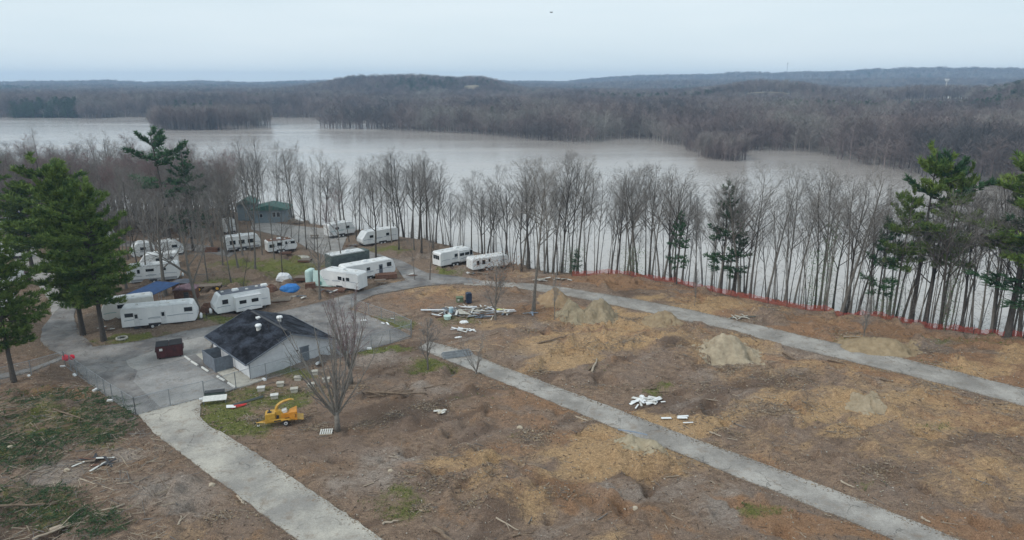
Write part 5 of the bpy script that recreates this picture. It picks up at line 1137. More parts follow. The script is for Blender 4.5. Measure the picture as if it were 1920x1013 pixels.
B((.3, -.2, .16), (1.2, .2, .06)).build('red_board', M['red'], r); B((.1, -.45, .12), (1.3, .1, .05), (0, 0, .2)).build('red_board', M['red'], r)
for i, c_ in enumerate((.1, .35, .6)): MB().tube([(-.4, c_ * .6, .1), (2.6, c_ * .6 + .8, .12)], .05, 5).build('pole', M['green' if i != 1 else 'darkst'], r)
# stacked chain link panels on the lower road start
p = G(855, 667); r = empty('stacked_fence_panels', (p.x, p.y, .06), R(20), 'stack of bluish wire fence panels lying where the lower road begins', 'fence panels')
for k in range(5):
    m_ = MB(); z = .04 + k * .06; a = k * .05
    for y in (-.75, 0, .75): m_.tube([(-1.7 + a, y, z), (1.7 + a, y, z)], .028, 4)
    for x in (-1.7, -.85, 0, .85, 1.7): m_.tube([(x + a, -.75, z), (x + a, .75, z)], .024, 4)
    m_.build('panel', M['steel'], r)
# fire ring
p = G(229, 638); r = empty('fire_ring', (p.x, p.y, p.z), 0, 'stone ringed fire pit on the grass below the long white trailer', 'fire pit')
for i in range(12): a = i * .5236; B((.62 * math.cos(a), .62 * math.sin(a), .1), (.32, .2, .2), (0, 0, a + 1.57), .8).build('stone', M['conc'], r, bevel=.03)
MB().lathe([(.52, 0), (.5, .06)], (0, 0, 0), 14).build('ash', M['black'], r)
# wagon with yellow wheels
p = G(394, 549); r = empty('flatbed_wagon', p, R(10), 'brown flatbed wagon with yellow wheels behind the white trailer with dark roof', 'wagon')
for i in range(8): B((-1.6 + i * .46, 0, .75), (.44, 1.6, .1)).build('plank', M['wood'], r)
B((0, 0, .64), (3.6, .2, .12)).build('beam', M['darkst'], r)
for x in (-1.35, 1.35):
    for y in (-.8, .8): w_ = MB().tube([(x, y - .09, .38), (x, y + .09, .38)], .38, 14).build('wheel', M['black'], r); MB().tube([(x, y - .12, .38), (x, y + .12, .38)], .24, 12).build('rim', M['yellow'], w_)
MB().tube([(1.8, 0, .6), (2.8, 0, .3)], .05, 5).build('drawbar', M['darkst'], r)
# tarps and clutter
def lump(name, px, py, sx, sy, h, m, label, cat, seed=1, flat=False):
    p = G(px, py); q = random.Random(seed); vs = []; fs = []; n = 12
    for j, (rr, zz) in enumerate(((1, -.1), (.97, .35), (.8, .8), (.45, 1.0), (.0, 1.05))):
        for k in range(n):
            a = 6.283 * k / n; e = (abs(math.cos(a)) ** 4 + abs(math.sin(a)) ** 4) ** -.25 if not flat else 1
            vs.append((sx * rr * e * math.cos(a) * q.uniform(.88, 1.1), sy * rr * e * math.sin(a) * q.uniform(.88, 1.1), h * zz * q.uniform(.8, 1.1)))
    for j in range(4):
        for k in range(n): k2 = (k + 1) % n; fs.append((j * n + k, j * n + k2, (j + 1) * n + k2, (j + 1) * n + k))
    fs.append(tuple(range(4 * n, 5 * n)))
    o = MB().add(vs, fs).build(name, M[m]); o.location = p; o.rotation_euler = (0, 0, q.uniform(-.3, .4)); return tagp(o, label, cat)
lump('blue_tarp', 545, 546, 1.5, 1.1, .9, 'blue', 'bright blue tarp heap between the white trailers', 'tarp', 3)
lump('grey_tarp', 532, 528, 1.2, 1.0, 1.1, 'wall', 'pale blue grey covered heap beyond the bright blue tarp', 'tarp', 5)
lump('blue_tarp', 130, 430, 1.8, 1.2, 1.2, 'blue', 'blue tarp glimpsed through the big pines', 'tarp', 6)
lump('blue_tarp', 20, 402, 2.2, 1.4, 1.3, 'blue', 'dark blue tarp at the left edge by the back trailers', 'tarp', 7)
lump('green_sack', 417, 555, .8, .5, .35, 'teal', 'teal plastic sheet beside the yellow wheeled wagon', 'plastic sheet', 8)
lump('dark_heap', 509, 547, .9, .8, .9, 'wooddk', 'dark brown junk heap left of the bright blue tarp', 'heap', 9)
lump('brush_heap', 393, 586, 1.2, .8, 1.3, 'wooddk', 'tangled brown brush heap at the front of the dark roofed white trailer', 'heap', 10)
lump('lumber_heap', 566, 486, 1.4, 1., .5, 'conc', 'grey covered heap on the camp lawn left of the thick bare tree', 'heap', 12)
def deck(px, py, w, dp, h, label, m='wood', rz=.1, n=8, name='wooden_deck', cat='deck'):
    p = G(px, py); p.z = max(p.z, 0); r = empty(name, p, rz, label, cat)
    for i in range(n): B((-w / 2 + (i + .5) * w / n, 0, h), (w / n - .03, dp, .05)).build('plank', M[m], r)
    B((0, -dp / 2 + .06, h / 2 - .02), (w, .08, h - .06)).build('skirt', M['wooddk'], r); B((0, dp / 2 - .06, h / 2 - .02), (w, .08, h - .06)).build('skirt', M['wooddk'], r)
deck(567, 528, 2.3, 1.5, .5, 'grey wooden platform on the camp lawn right of the covered heap')
deck(523, 565, 3.6, 2.2, .2, 'flat grey wooden deck at the right end of the dark roofed white trailer', rz=.25)
deck(583, 549, 1.6, 1.0, .8, 'dark wooden crate stack right of the bright blue tarp', 'wooddk', .3, 5, 'wooden_crate', 'crate')
deck(724, 524, 3.6, 1.6, .7, 'red brown wooden porch below the white trailer with grey door', 'wooddk', .25, 9)
deck(628, 549, 3.4, 1.8, .25, 'low brown deck in front of the trailer with the green panel', 'wooddk', 0, 8)
deck(572, 493, 2.2, 1.6, .35, 'grey plank platform left of the thick bare tree on the lawn', 'wood', 0, 6)
deck(536, 478, 2.2, .8, .3, 'brown plank pile in front of the rust roofed trailer', 'wooddk', .1, 6)
deck(398, 472, 2.6, 1.2, .8, 'dark picnic platform left of the long pale trailer', 'wooddk', 0, 6)
CLUT = []
def picnic(px, py, rz, label, m='wood'):
    r = empty('picnic_table', G(px, py), rz, label, 'picnic table')
    for i in range(4): B((0, -.3 + i * .2, .74), (1.8, .18, .05)).build('top_plank', M[m], r)
    for s in (-1, 1): B((0, s * .72, .44), (1.8, .26, .05)).build('seat', M[m], r)
    for x in (-.65, .65):
        B((x, 0, .4), (.06, 1.6, .09)).build('cross_beam', M[m], r)
        for s in (-1, 1): B((x, s * .45, .36), (.07, .09, .82), (s * R(28), 0, 0)).build('leg', M[m], r)
picnic(713, 533, .2, 'picnic table beside the camp road in front of the white trailer with grey door')
picnic(345, 590, .3, 'dark picnic table behind the long white trailer') if False else None
picnic(590, 447, .2, 'small picnic table on the grey lot before the water')
for i, (x, y, n_, sp, l) in enumerate(((585, 521, 10, (1.2, .6), 'grey board clutter left of the green panelled trailer'), (480, 553, 8, (1.0, .6), 'small board clutter behind the dark roofed white trailer'), (610, 555, 12, (1.4, .5), 'brown board clutter below the trailer with the green panel'),
    (560, 560, 9, (1.2, .5), 'loose boards right of the flat grey deck'), (770, 517, 6, (.8, .4), 'small boards near the road fork beside the slender trees'), (196, 622, 9, (1.4, .5), 'pale boards between the two big pine trunks'), (330, 497, 8, (1.2, .5), 'clutter below the back row trailers on the left'), (660, 462, 8, (1.2, .5), 'clutter between the two trailers near the water'), (895, 515, 12, (2.0, .6), 'brown brush and boards in front of the half hidden white trailer'))):
    CLUT.append((x, y, n_, sp, l))
# ---------------------------------------------------------------- sand piles
def pile(px, py, rx, ry, h, c1, c2, label, seed, ang=0, ridge=0.0):
    p = g(px, py); rxw = rx * p.y * 1.04 / FOC; b1 = g(px, py - ry); b2 = g(px, py + ry); ryw = (b1 - b2).length / 2
    q = np.random.RandomState(seed); n = 56; t = np.linspace(-1.25, 1.25, n); U, V = np.meshgrid(t, t)
    wob = .22 * (fbm(U * 1.8 + seed, V * 1.8, seed, 3) - .5)
    d = np.hypot(np.maximum(np.abs(U) - ridge, 0) / (1 - ridge), V) + wob
    Zp = np.where(d < 1, h * np.clip(1 - d, 0, 1) ** 1.25, -.5 * (d - 1))
    Zp = np.minimum(Zp, h * .86 - h * .1 * d)
    Zp += h * .22 * (fbm(U * 4, V * 4, seed + 5, 5, .6) - .5) * sstep(1.15, .7, d)
    Zp -= h * .12 * np.clip(np.sin(np.arctan2(V, U) * 5 + seed) * 1, 0, 1) * sstep(.1, .5, d) * sstep(1., .7, d)
    X_ = U * rxw; Y_ = V * ryw; ca, sa = math.cos(ang), math.sin(ang); XX = X_ * ca - Y_ * sa; YY = X_ * sa + Y_ * ca
    jj = np.clip(np.searchsorted(ys, YY + p.y), 0, len(ys) - 1); ii = np.clip(np.searchsorted(xs, XX + p.x), 0, len(xs) - 1)
    Zp = Zp + Z[jj, ii] - gz(p.x, p.y)
    me = gridmesh('sand_pile', XX, YY, Zp, d < 1.16)
    me.materials.append(mat('sand_%d' % seed, c1, 1, col2=c2, scale=1.4, bump=.15, detail=9))
    o = link('sand_pile', me, None, (p.x, p.y, gz(p.x, p.y) - .03)); tagp(o, label, 'sand pile', 'heaps of excavated sand')
pile(1040, 564, 34, 14, 2.3, (.25, .17, .1), (.36, .26, .16), 'orange tinted sand pile right of the lone tall tree', 1)
pile(1074, 594, 32, 15, 2.7, (.22, .175, .115), (.34, .29, .2), 'pointed pale sand pile, left one of the touching pair', 2, .2)
pile(1122, 594, 38, 16, 2.5, (.2, .16, .105), (.33, .27, .185), 'blunt sand pile, right one of the touching pair', 3, -.2, .2)
pile(1242, 604, 38, 12, 1.2, (.22, .16, .1), (.32, .25, .16), 'low ragged brown sand pile near the upper road', 4, .3, .3)
pile(1362, 664, 60, 24, 2.5, (.25, .205, .145), (.43, .36, .26), 'largest pale sand pile in the middle of the cleared ground', 5, .1, .15)
pile(1642, 655, 72, 13, 1.7, (.22, .165, .1), (.34, .265, .17), 'long low sand pile beyond the upper road at right', 6, -.25, .35)
pile(1622, 770, 30, 12, .4, (.27, .22, .15), (.38, .31, .22), 'small low pale mound in the cleared ground at right', 7)
pile(1205, 848, 60, 20, .7, (.26, .215, .145), (.4, .345, .25), 'straw coloured low heap directly below the lower road', 8, -.5, .3)

# ---------------------------------------------------------------- debris
def boards(name, px, py, n, spread, lens, mats, label, cat='debris pile', seed=1, wd=(.12, .3), up=.5, ex=()):
    p = G(px, py); p.z += .12; r = empty(name, p, 0, label, cat); q = random.Random(seed)
    for i in range(n):
        a = q.gauss(.1, .7); rr = q.random() ** .6; t = q.uniform(0, 6.28); x = spread[0] * rr * math.cos(t); y = spread[1] * rr * math.sin(t)
        z = .06 + up * (1 - rr) * q.random()
        B((x, y, z), (q.uniform(*lens), q.uniform(*wd), q.uniform(.03, .08)), (q.uniform(-.2, .2), q.uniform(-.18, .18), a)).build('board', M[q.choice(mats)], r)
    return r
dp_ = boards('debris_pile', 880, 587, 130, (5.6, 2.6), (.7, 3.2), ['concw', 'wood', 'wood', 'woodp', 'grey', 'conc', 'wooddk', 'wall', 'steel', 'wood'], 'big heap of grey and white demolition boards left of the lone tall tree', seed=3, up=.8)
for a_ in ((-4.4, .2, .25, 5.2, .35), (-.5, .4, .6, 3.2, .3), (1.6, -.9, .3, 3.8, .12), (3.8, -.6, .15, 3.0, .12)): B((a_[0], a_[1], a_[2]), (a_[3], a_[4], .12), (0, 0, rnd.uniform(-.1, .35))).build('panel', M['wall'], dp_)
B((.2, -.9, .3), (3.4, 1.6, .06), (.1, .1, .2)).build('sheet', M['conc'], dp_)
p = G(846, 590); r = empty('pale_blue_barrel', (p.x, p.y, .1), 0, 'pale blue plastic barrel standing in the demolition heap', 'barrel')
MB().lathe([(.3, 0), (.33, .2), (.31, .45), (.33, .7), (.29, .95), (.2, 1.0)], (0, 0, 0), 14).build('drum', M['bluel'], r, smooth=False); MB().lathe([(.34, .0), (.34, .05)], (0, 0, .92), 14).build('lid_ring', M['white'], r)
p = G(839, 599); r = empty('green_tub', (p.x, p.y, .05), .4, 'pale green tub in front of the pale blue barrel', 'tub'); MB().lathe([(.45, 0), (.55, .45), (.57, .5)], (0, 0, 0), 14).build('tub_wall', M['greenl'], r)
p = G(879, 568); r = empty('tall_bin', (p.x, p.y, .03), .3, 'tall dark blue bin standing behind the demolition heap', 'bin')
MB().prism([(-.38, 0), (.38, 0), (.42, 1.35), (-.42, 1.35)], -.4, .4).build('body', M['navy'], r, bevel=.04); MB().prism([(-.44, 1.36), (.44, 1.36), (.4, 1.52), (-.1, 1.6), (-.4, 1.5)], -.44, .44).build('lid', M['navy'], r, bevel=.03)
for s in (-.3, .3): MB().tube([(s, .42, .14), (s, .52, .14)], .14, 10).build('wheel', M['black'], r)
p = G(862, 567); r = empty('utility_box', (p.x, p.y, .03), .25, 'low green utility box left of the tall dark blue bin', 'utility box'); B((0, 0, .4), (1.0, .85, .75)).build('cabinet', M['plastic_g'], r, bevel=.03); B((0, 0, .81), (1.08, .92, .07)).build('lid', M['plastic_g'], r, bevel=.02); B((-.25, -.435, .45), (.3, .02, .3)).build('panel', M['concw'], r)
lump('yellow_sheet', 940, 583, .8, .4, .22, 'yel2', 'bright yellow sheet at the right end of the demolition heap', 'sheet', 21)
lump('white_sack', 870, 605, .6, .35, .25, 'white', 'white crumpled sheet just below the demolition heap', 'sheet', 22)
lump('white_scrap', 859, 633, .5, .2, .12, 'white', 'small white scrap lowest below the demolition heap', 'scrap', 23)
boards('white_scrap_heap', 868, 620, 16, (1.6, .9), (.4, 1.4), ['white', 'concw', 'wall'], 'scattered white scraps between the demolition heap and the lower road', 'scrap heap', 5, up=.15)
boards('white_siding_heap', 1218, 756, 26, (1.7, 1.0), (.5, 1.6), ['white', 'white', 'concw'], 'bright white siding heap beside the lower road', 'debris pile', 8, (.14, .34), .35)
for i, (x, y, l) in enumerate(((1249, 787, 'single white board right below the white siding heap'), (1279, 787, 'white board pair right of the single white board'), (1290, 796, 'thin white board lowest below the white siding heap'), (1194, 766, 'white board leaning out at the lower left of the white siding heap'))):
    p = G(x, y); r = empty('white_board', (p.x, p.y, p.z + .2), rnd.uniform(-.1, .3) + (1 if i == 3 else 0), l, 'board')
    B((0, 0, 0), (1.0, .3 if i < 2 else .14, .04)).build('plank', M['white'], r)
    if i == 1: B((.15, .3, .02), (1.1, .26, .04), (0, 0, .12)).build('plank', M['white'], r)
for i, (x, y, n_, sp, l) in enumerate(CLUT): boards('board_clutter', x, y, n_, sp, (.3, 1.5), ['wood', 'wooddk', 'concw', 'grey', 'wood'], l, 'clutter', 60 + i, (.1, .5), .35)
boards('cardboard_scraps', 822, 776, 7, (.6, .5), (.35, .8), ['woodp', 'cream'], 'tan cardboard scraps on bare soil between the driveway and lower road', 'scraps', 14, (.25, .45), .12)
p = G(1190, 812); r = empty('blue_pipe', (p.x, p.y, p.z + .08), R(-22), 'blue grey pipe lying along the near edge of the lower road', 'pipe'); MB().tube([(-1.6, 0, 0), (0, .05, .02), (1.2, 0, 0)], .09, 8).build('tube', M['stripe'], r)
boards('silver_scraps', 1065, 575, 5, (.8, .5), (.4, 1.4), ['steel', 'stripe'], 'bluish metal strips right of the foot of the lone tall tree', 'scraps', 15, (.1, .2), .1) if False else None
boards('tin_scraps', 992, 590, 6, (1.2, .5), (.8, 1.8), ['stripe', 'steel'], 'bluish metal strips at the foot of the lone tall tree', 'scraps', 15, (.1, .25), .1)
boards('rubble_heap', 1035, 527, 22, (3.6, 1.0), (.4, 1.6), ['conc', 'concw', 'wood', 'wood'], 'grey rubble and boards between the upper road and the start of the orange fence', 'rubble', 16, (.15, .4), .3)
boards('plank_heap', 178, 868, 14, (1.8, .8), (.7, 2.0), ['wooddk', 'wood', 'concw', 'darkst'], 'charred dark planks among the cut green branches at left', 'plank heap', 17, (.1, .25), .25)
boards('plank_heap', 1392, 598, 8, (1.6, .4), (.8, 2.0), ['conc', 'green'], 'small grey green plank heap beyond the upper road', 'plank heap', 18, (.1, .25), .15)
boards('white_fence_scraps', 710, 602, 5, (3., 1.6), (.5, .8), ['white'], 'small white blocks on the grass behind the far chain link fence', 'scraps', 19, (.2, .3), .0)

def logt(px0, py0, px1, py1, r_, label, m='log', branches=0, seed=1, name='log'):
    a = G(px0, py0); b_ = G(px1, py1); q = random.Random(seed); a.z += r_ * .9; b_.z += r_ * .8
    c = (a + b_) / 2; r = empty(name, c, 0, label, 'log'); n = 7; pts = []
    for i in range(n + 1):
        p = a.lerp(b_, i / n) - c; p += Vector((q.uniform(-1, 1), q.uniform(-1, 1), q.uniform(-.2, .4))) * r_ * .7; pts.append(p)
    MB().tube(pts, [lerp(r_, r_ * .55, i / n) for i in range(n + 1)], 9).build('stem', M[m], r, smooth=True)
    for e, k in ((pts[0], 1), (pts[-1], .55)):
        pass
    d = (pts[-1] - pts[0]).normalized()
    for j in range(branches):
        p = pts[q.randrange(1, n)]; s = q.choice((-1, 1)); v = (d * .8 + Vector((-d.y, d.x, 0)) * s * .6 + Vector((0, 0, .12))).normalized(); L = q.uniform(.8, 2.4)
        MB().tube([p, p + v * L * .5 + Vector((0, 0, .05)), p + v * L + Vector((0, 0, -.1))], [r_ * .5, r_ * .35, r_ * .12], 5, cap=False).build('branch', M[m], r)
for i, (a_, rr, l, m_, nb) in enumerate([
    ((92, 1003, 232, 950), .17, 'longest pale log in the lower left corner', 'logp', 1), ((-20, 977, 112, 950), .11, 'thin grey log at the left edge above the longest pale log', 'log', 1), ((60, 1020, 150, 985), .1, 'short grey log in the bottom left corner', 'logp', 2),
    ((75, 852, 104, 822), .1, 'crooked pale stick among the cut green branches', 'logp', 2), ((-10, 870, 45, 838), .08, 'thin brown branch at the left edge among the cut green branches', 'log', 2),
    ((652, 746, 800, 742), .15, 'long reddish log lying right of the multi stemmed tree', 'log', 5), ((690, 748, 835, 722), .09, 'thin branchy log crossing the long reddish log', 'log', 5),
    ((-15, 800, 70, 775), .09, 'grey limb across the upper left heap of cut green branches', 'log', 4), ((100, 775, 190, 800), .08, 'thin limb lying right in the upper heap of cut green branches', 'log', 3), ((20, 905, 95, 880), .1, 'dark limb between the two heaps of cut green branches', 'log', 3),
    ((150, 900, 215, 925), .07, 'thin pale stick below the charred planks', 'logp', 1), ((240, 795, 262, 782), .05, 'small pale stick near the fence corner', 'logp', 0), ((168, 952, 240, 930), .07, 'thin stick above the longest pale log', 'log', 2), ((-10, 930, 60, 945), .08, 'grey limb at the left edge above the thin grey log', 'log', 3),
    ((815, 993, 850, 1020), .2, 'grey log end at the bottom edge right of the driveway', 'log', 0), ((717, 985, 748, 979), .1, 'short pale stick on the grass patch right of the driveway', 'logp', 0),
    ((1110, 700, 1119, 676), .14, 'upright looking pale split log beside the cleared middle', 'logp', 0), ((1103, 696, 1115, 684), .14, 'dark short log leaning by the pale split log', 'log', 0),
    ((1140, 722, 1230, 733), .13, 'branchy grey log above the white siding heap', 'log', 6), ((1160, 727, 1250, 738), .08, 'thin branch right above the white siding heap', 'log', 3),
    ((1405, 630, 1418, 644), .14, 'short log between the largest sand pile and the upper road', 'log', 0), ((1469, 664, 1491, 670), .16, 'dark curved log right of the largest sand pile', 'log', 0),
    ((1550, 676, 1580, 683), .12, 'flat grey log at the near edge of the upper road', 'log', 2), ((1575, 912, 1602, 922), .09, 'pale stick above the lower road at right', 'logp', 0), ((1330, 815, 1350, 826), .09, 'pale stick on the near edge of the cleared ground', 'logp', 0),
    ((1650, 715, 1674, 718), .12, 'dark log in the cleared ground below the upper road', 'log', 0), ((1580, 637, 1612, 638), .1, 'pale log at the top of the long low sand pile', 'logp', 0), ((1727, 975, 1745, 984), .1, 'thin stick beside the lower road near the bottom right', 'logp', 0),
    ((1080, 783, 1104, 792), .09, 'pale stick along the lower road', 'logp', 0), ((445, 930, 457, 946), .1, 'short pale plank left of the driveway edge', 'logp', 0), ((453, 938, 462, 947), .07, 'second thinner plank left of the driveway edge', 'logp', 0),
    ((335, 985, 340, 968), .08, 'small forked stick at the bottom left of the driveway', 'logp', 1), ((975, 680, 985, 650), .05, 'thin upright stick', 'log', 0), ((930, 985, 972, 1002), .07, 'thin fallen branch at the bottom middle', 'logp', 1),
    ((1010, 650, 1075, 636), .12, 'long dark log left of the ragged tracks in the cleared ground', 'log', 0), ((960, 1010, 1000, 1003), .08, 'short branch at the bottom edge in the middle', 'log', 1)]):
    if l == 'thin upright stick': continue
    logt(*a_, rr, l, m_, nb, i)
for i, (x, y, s_, l) in enumerate(((352, 905, .38, 'tan stump chunk on the grey soil left of the driveway'), (397, 912, .3, 'pale split chunk left of the driveway'), (125, 884, .25, 'small pale chunk below the charred planks'), (20, 844, .3, 'tan wood chunk at the left edge'), (733, 893, .2, 'pale chunk on the grey soil right of the driveway'), (975, 806, .28, 'brown stump chunk near the middle mounds'), (1190, 973, .22, 'pale chunk at the bottom middle'), (1457, 682, .2, 'small chunk'), (1352, 697, .2, 'small chunk2'), (1440, 1005, .25, ''))):
    if l.startswith('small chunk') or not l: continue
    p = G(x, y); q = random.Random(i); vs = [(s_ * (1 + .3 * q.uniform(-1, 1)) * math.cos(a) * c_, s_ * .8 * (1 + .3 * q.uniform(-1, 1)) * math.sin(a) * c_, z) for z, c_ in ((-.05, 1), (s_ * .6, .95), (s_ * .9, .5)) for a in [k * .785 for k in range(8)]]
    fs = [(j * 8 + k, j * 8 + (k + 1) % 8, (j + 1) * 8 + (k + 1) % 8, (j + 1) * 8 + k) for j in range(2) for k in range(8)] + [tuple(range(16, 24))]
    o = MB().add(vs, fs).build('wood_chunk', M['woodp']); o.location = p; tagp(o, l, 'wood chunk')

# ---------------------------------------------------------------- ground litter (nobody could count it)
rs = np.random.RandomState(12)
def near_points(n, cond=None, x0=-75, x1=80, y0=39, y1=112):
    x = rs.uniform(x0, x1, n); y = y0 + (y1 - y0) * rs.rand(n) ** 1.2
    i = np.clip(np.searchsorted(xs, x), 0, len(xs) - 1); j = np.clip(np.searchsorted(ys, y), 0, len(ys) - 1)
    k = (RD[j, i] > .25) & (BD[j, i] < 1)
    if cond is not None: k &= cond(j, i)
    return x[k], y[k], Z[j[k], i[k]], j[k], i[k]
def litter(name, label, n, mats, Lr, r_, cond=None, lift=.02, **kw):
    x, y, z, j, i = near_points(n, cond, **kw); me = bpy.data.meshes.new(name); N = len(x)
    a = rs.uniform(0, 3.14159, N); L = rs.uniform(*Lr, N) * rs.uniform(.4, 1, N); el = rs.uniform(-.12, .2, N); rr = r_ * rs.uniform(.6, 1.6, N)
    d = np.stack([np.cos(a) * np.cos(el), np.sin(a) * np.cos(el), np.sin(el)], 1); c = np.stack([x, y, z + lift + rr], 1)
    s_ = np.stack([-np.sin(a), np.cos(a), 0 * a], 1); up = np.array([0, 0, 1.])
    P = []
    for e in (-.5, .5):
        for (u_, v_) in ((-1, -.6), (1, -.6), (0, 1)): P.append(c + d * (L * e)[:, None] + s_ * (rr * u_)[:, None] + up * (rr * v_)[:, None])
    V = np.stack(P, 1).reshape(-1, 3); base = np.arange(N)[:, None, None] * 6
    F = (np.array([[0, 1, 4, 3], [1, 2, 5, 4], [2, 0, 3, 5]])[None] + base).reshape(-1, 4)
    me.vertices.add(len(V)); me.vertices.foreach_set('co', V.ravel().astype(np.float32)); me.loops.add(F.size); me.loops.foreach_set('vertex_index', F.ravel().astype(np.int32))
    me.polygons.add(len(F)); me.polygons.foreach_set('loop_start', (np.arange(len(F)) * 4).astype(np.int32)); me.polygons.foreach_set('loop_total', np.full(len(F), 4, np.int32))
    mi = rs.randint(0, len(mats), N).repeat(3)
    for m_ in mats: me.materials.append(M[m_])
    me.polygons.foreach_set('material_index', mi.astype(np.int32)); me.update(calc_edges=True)
    o = link(name, me); o['kind'] = 'stuff'; o['label'] = label
M['chip'] = mat('wood_chip', (.26, .21, .16), 1, col2=(.5, .43, .33), scale=1)
M['clod'] = mat('soil_clod', (.17, .13, .1), 1, col2=(.27, .21, .16), scale=1)
M['clod2'] = mat('orange_clod', (.26, .19, .12), 1, col2=(.38, .29, .19), scale=1)
M['mud'] = mat('dark_bits', (.05, .04, .032), 1, col2=(.11, .085, .07), scale=1)
_oldRD = RD
def near_edge(j, i): return (rs.rand(len(j)) < np.clip(1 - np.abs(RD[j, i] - .1) / .75, 0, 1) ** 1.5)
def near_points_edge(n):
    x = rs.uniform(-60, 70, n); y = 39 + 72 * rs.rand(n) ** 1.2; i = np.clip(np.searchsorted(xs, x), 0, len(xs) - 1); j = np.clip(np.searchsorted(ys, y), 0, len(ys) - 1)
    k = (RD[j, i] < .8) & (RD[j, i] > -.7); x, y, j, i = x[k], y[k], j[k], i[k]; k = near_edge(j, i); return x[k], y[k], np.maximum(Z[j[k], i[k]], .045), j[k], i[k]
_np = near_points
near_points = lambda n, cond=None, **kw: near_points_edge(n)
litter('road_edge_clods', 'soil clods and leaves drifted over the road edges', 340000, ['clod', 'clod', 'log', 'clod2', 'chip', 'clod'], (.08, .3), .014, lift=.0)
near_points = _np
CL = [(rs.uniform(-5, 62), rs.uniform(46, 100), rs.uniform(.6, 2.2)) for _ in range(70)] + [(rs.uniform(-30, 5), rs.uniform(44, 72), rs.uniform(.5, 1.6)) for _ in range(25)]
def near_points_cl(n, cond=None, **kw):
    c = np.array(CL)[rs.randint(0, len(CL), n)]; x = c[:, 0] + rs.normal(0, 1, n) * c[:, 2]; y = c[:, 1] + rs.normal(0, 1, n) * c[:, 2] * .6
    i = np.clip(np.searchsorted(xs, x), 0, len(xs) - 1); j = np.clip(np.searchsorted(ys, y), 0, len(ys) - 1); k = (RD[j, i] > .3) & (BD[j, i] < 0); return x[k], y[k], Z[j[k], i[k]], j[k], i[k]
near_points = near_points_cl
litter('root_litter', 'tangled roots and broken branches in clumps on the churned soil', 5200, ['log', 'clod', 'log', 'logp', 'twig'], (.3, 1.6), .013, lift=.05)
litter('soil_clods', 'clods of turned soil around the dug places', 15000, ['clod', 'clod2', 'clod', 'clod2', 'chip'], (.06, .3), .03)
near_points = _np
litter('twig_litter', 'thin fallen twigs strewn over the bare soil', 14000, ['log', 'log', 'logp', 'twig', 'mud'], (.25, 1.1), .013)
litter('stick_litter', 'larger sticks strewn over the bare soil', 420, ['log', 'logp', 'twig'], (.8, 2.2), .03)
litter('wood_chips', 'pale wood chips and clods on the bare soil', 16000, ['chip', 'mud', 'log', 'conc', 'log'], (.06, .24), .03)
x, y, z, j, i = near_points(90000, lambda j, i: (masks['grass'][j, i] + .25 * (rs.rand(len(j)) - .5) > .42) , y1=118)
def tufts(name, label, x, y, z, m_, h=(.06, .2), w=.035, k=3):
    N = len(x) * k; X0 = np.repeat(x, k) + rs.uniform(-.12, .12, N); Y0 = np.repeat(y, k) + rs.uniform(-.12, .12, N); Z0 = np.repeat(z, k) - .02
    a = rs.uniform(0, 6.28, N); hh = rs.uniform(*h, N); ww = w * rs.uniform(.6, 1.6, N); b0 = np.stack([X0, Y0, Z0], 1); s_ = np.stack([np.cos(a), np.sin(a), 0 * a], 1) * ww[:, None]
    top = b0 + np.stack([rs.uniform(-.6, .6, N) * hh, rs.uniform(-.6, .6, N) * hh, hh], 1); V = np.stack([b0 - s_, b0 + s_, top], 1).reshape(-1, 3); F = np.arange(3 * N).reshape(-1, 3)
    me = bpy.data.meshes.new(name); me.vertices.add(len(V)); me.vertices.foreach_set('co', V.ravel().astype(np.float32)); me.loops.add(F.size); me.loops.foreach_set('vertex_index', F.ravel().astype(np.int32))
    me.polygons.add(N); me.polygons.foreach_set('loop_start', (np.arange(N) * 3).astype(np.int32)); me.polygons.foreach_set('loop_total', np.full(N, 3, np.int32)); me.materials.append(M[m_]); me.update(calc_edges=True)
    o = link(name, me); o['kind'] = 'stuff'; o['label'] = label
M['grassb'] = mat('grass_blades', (.07, .1, .03), .9, col2=(.12, .17, .05), scale=.6)
tufts('grass', 'short patchy green grass', x, y, z, 'grassb')
M['dry'] = mat('dry_grass', (.24, .19, .12), 1, col2=(.36, .3, .2), scale=.6)
x, y, z, j, i = near_points(26000, lambda j, i: masks['straw'][j, i] > .45)
tufts('straw', 'pale trampled straw on the sandy patches', x, y, z, 'dry', (.03, .12), .04, 2)
litter('slash_sticks', 'pale bare sticks among the cut green branches', 5200, ['logp', 'twig', 'chip', 'log'], (.5, 2.0), .018, lambda j, i: (PX[j, i] < 330) & (PY[j, i] > 720), lift=.12, x0=-60, x1=-12, y0=39, y1=75)
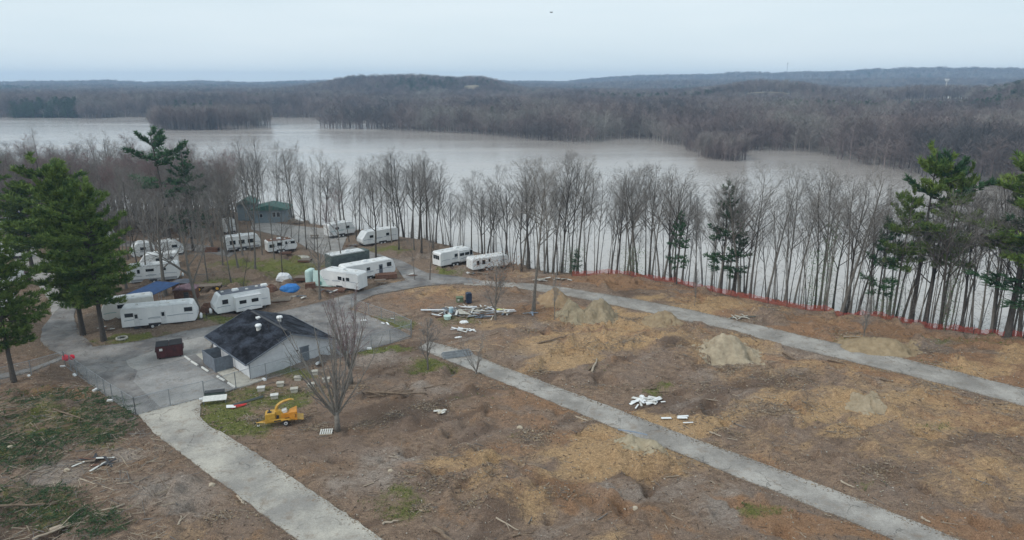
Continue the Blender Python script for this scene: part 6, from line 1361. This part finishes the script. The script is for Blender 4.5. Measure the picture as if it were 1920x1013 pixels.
# cut green branches spread in the lower left
mb = MB(); q = random.Random(31)
SL = [(100, 790, 160, 54, 420), (30, 850, 90, 40, 200), (200, 775, 60, 34, 90), (60, 955, 110, 44, 200), (180, 985, 60, 30, 90), (150, 740, 60, 10, 20), (650 * 0 + 130, 830, 90, 20, 60), (650, 690, 1, 1, 0)]
for cx, cy, rx, ry, n in SL:
    for k in range(n):
        t = q.uniform(0, 6.28); rr = math.sqrt(q.random()); px = cx + rx * rr * math.cos(t); py = cy + ry * rr * math.sin(t)
        if px > 250 - max(0, 760 - py) * 1.2: continue
        b_ = G(px, py); a = q.gauss(.4, .9); L = q.uniform(.6, 1.9); d = Vector((math.cos(a), math.sin(a), q.uniform(-.05, .15))); b_.z += q.uniform(.05, .35)
        for m_ in range(int(L * 26)):
            s_ = q.random(); c_ = b_ + d * L * (s_ - .5); v = (d * .7 + Vector((q.uniform(-1, 1), q.uniform(-1, 1), q.uniform(-.3, .8)))).normalized() * q.uniform(.12, .3); w_ = v.cross(Vector((q.uniform(-1, 1), q.uniform(-1, 1), q.uniform(-1, 1))))
            if w_.length < 1e-4: continue
            w_ = w_.normalized() * .022; mb.add([tuple(c_ - w_), tuple(c_ + w_), tuple(c_ + v)], [(0, 1, 2)])
o = mb.build('cut_green_branches', M['slash']); o['kind'] = 'stuff'; o['label'] = 'cut green pine branches strewn over the ground at lower left'

# ---------------------------------------------------------------- the air
hb = MB().box((0, 2150, 40), (8800, 4700, 106)); hz_ = hb.build('haze', bpy.data.materials.new('haze_air')); hm = hz_.data.materials[0]; hm.use_nodes = True
hn, hlk = hm.node_tree.nodes, hm.node_tree.links; hn.clear(); ho = hn.new('ShaderNodeOutputMaterial'); hv = hn.new('ShaderNodeVolumePrincipled')
hv.inputs['Color'].default_value = (.5, .72, 1.0, 1); hv.inputs['Density'].default_value = .0002; hv.inputs['Anisotropy'].default_value = 0; hlk.new(hv.outputs[0], ho.inputs['Volume']); hz_['kind'] = 'stuff'; hz_['label'] = 'thin bluish haze over the lake and hills'
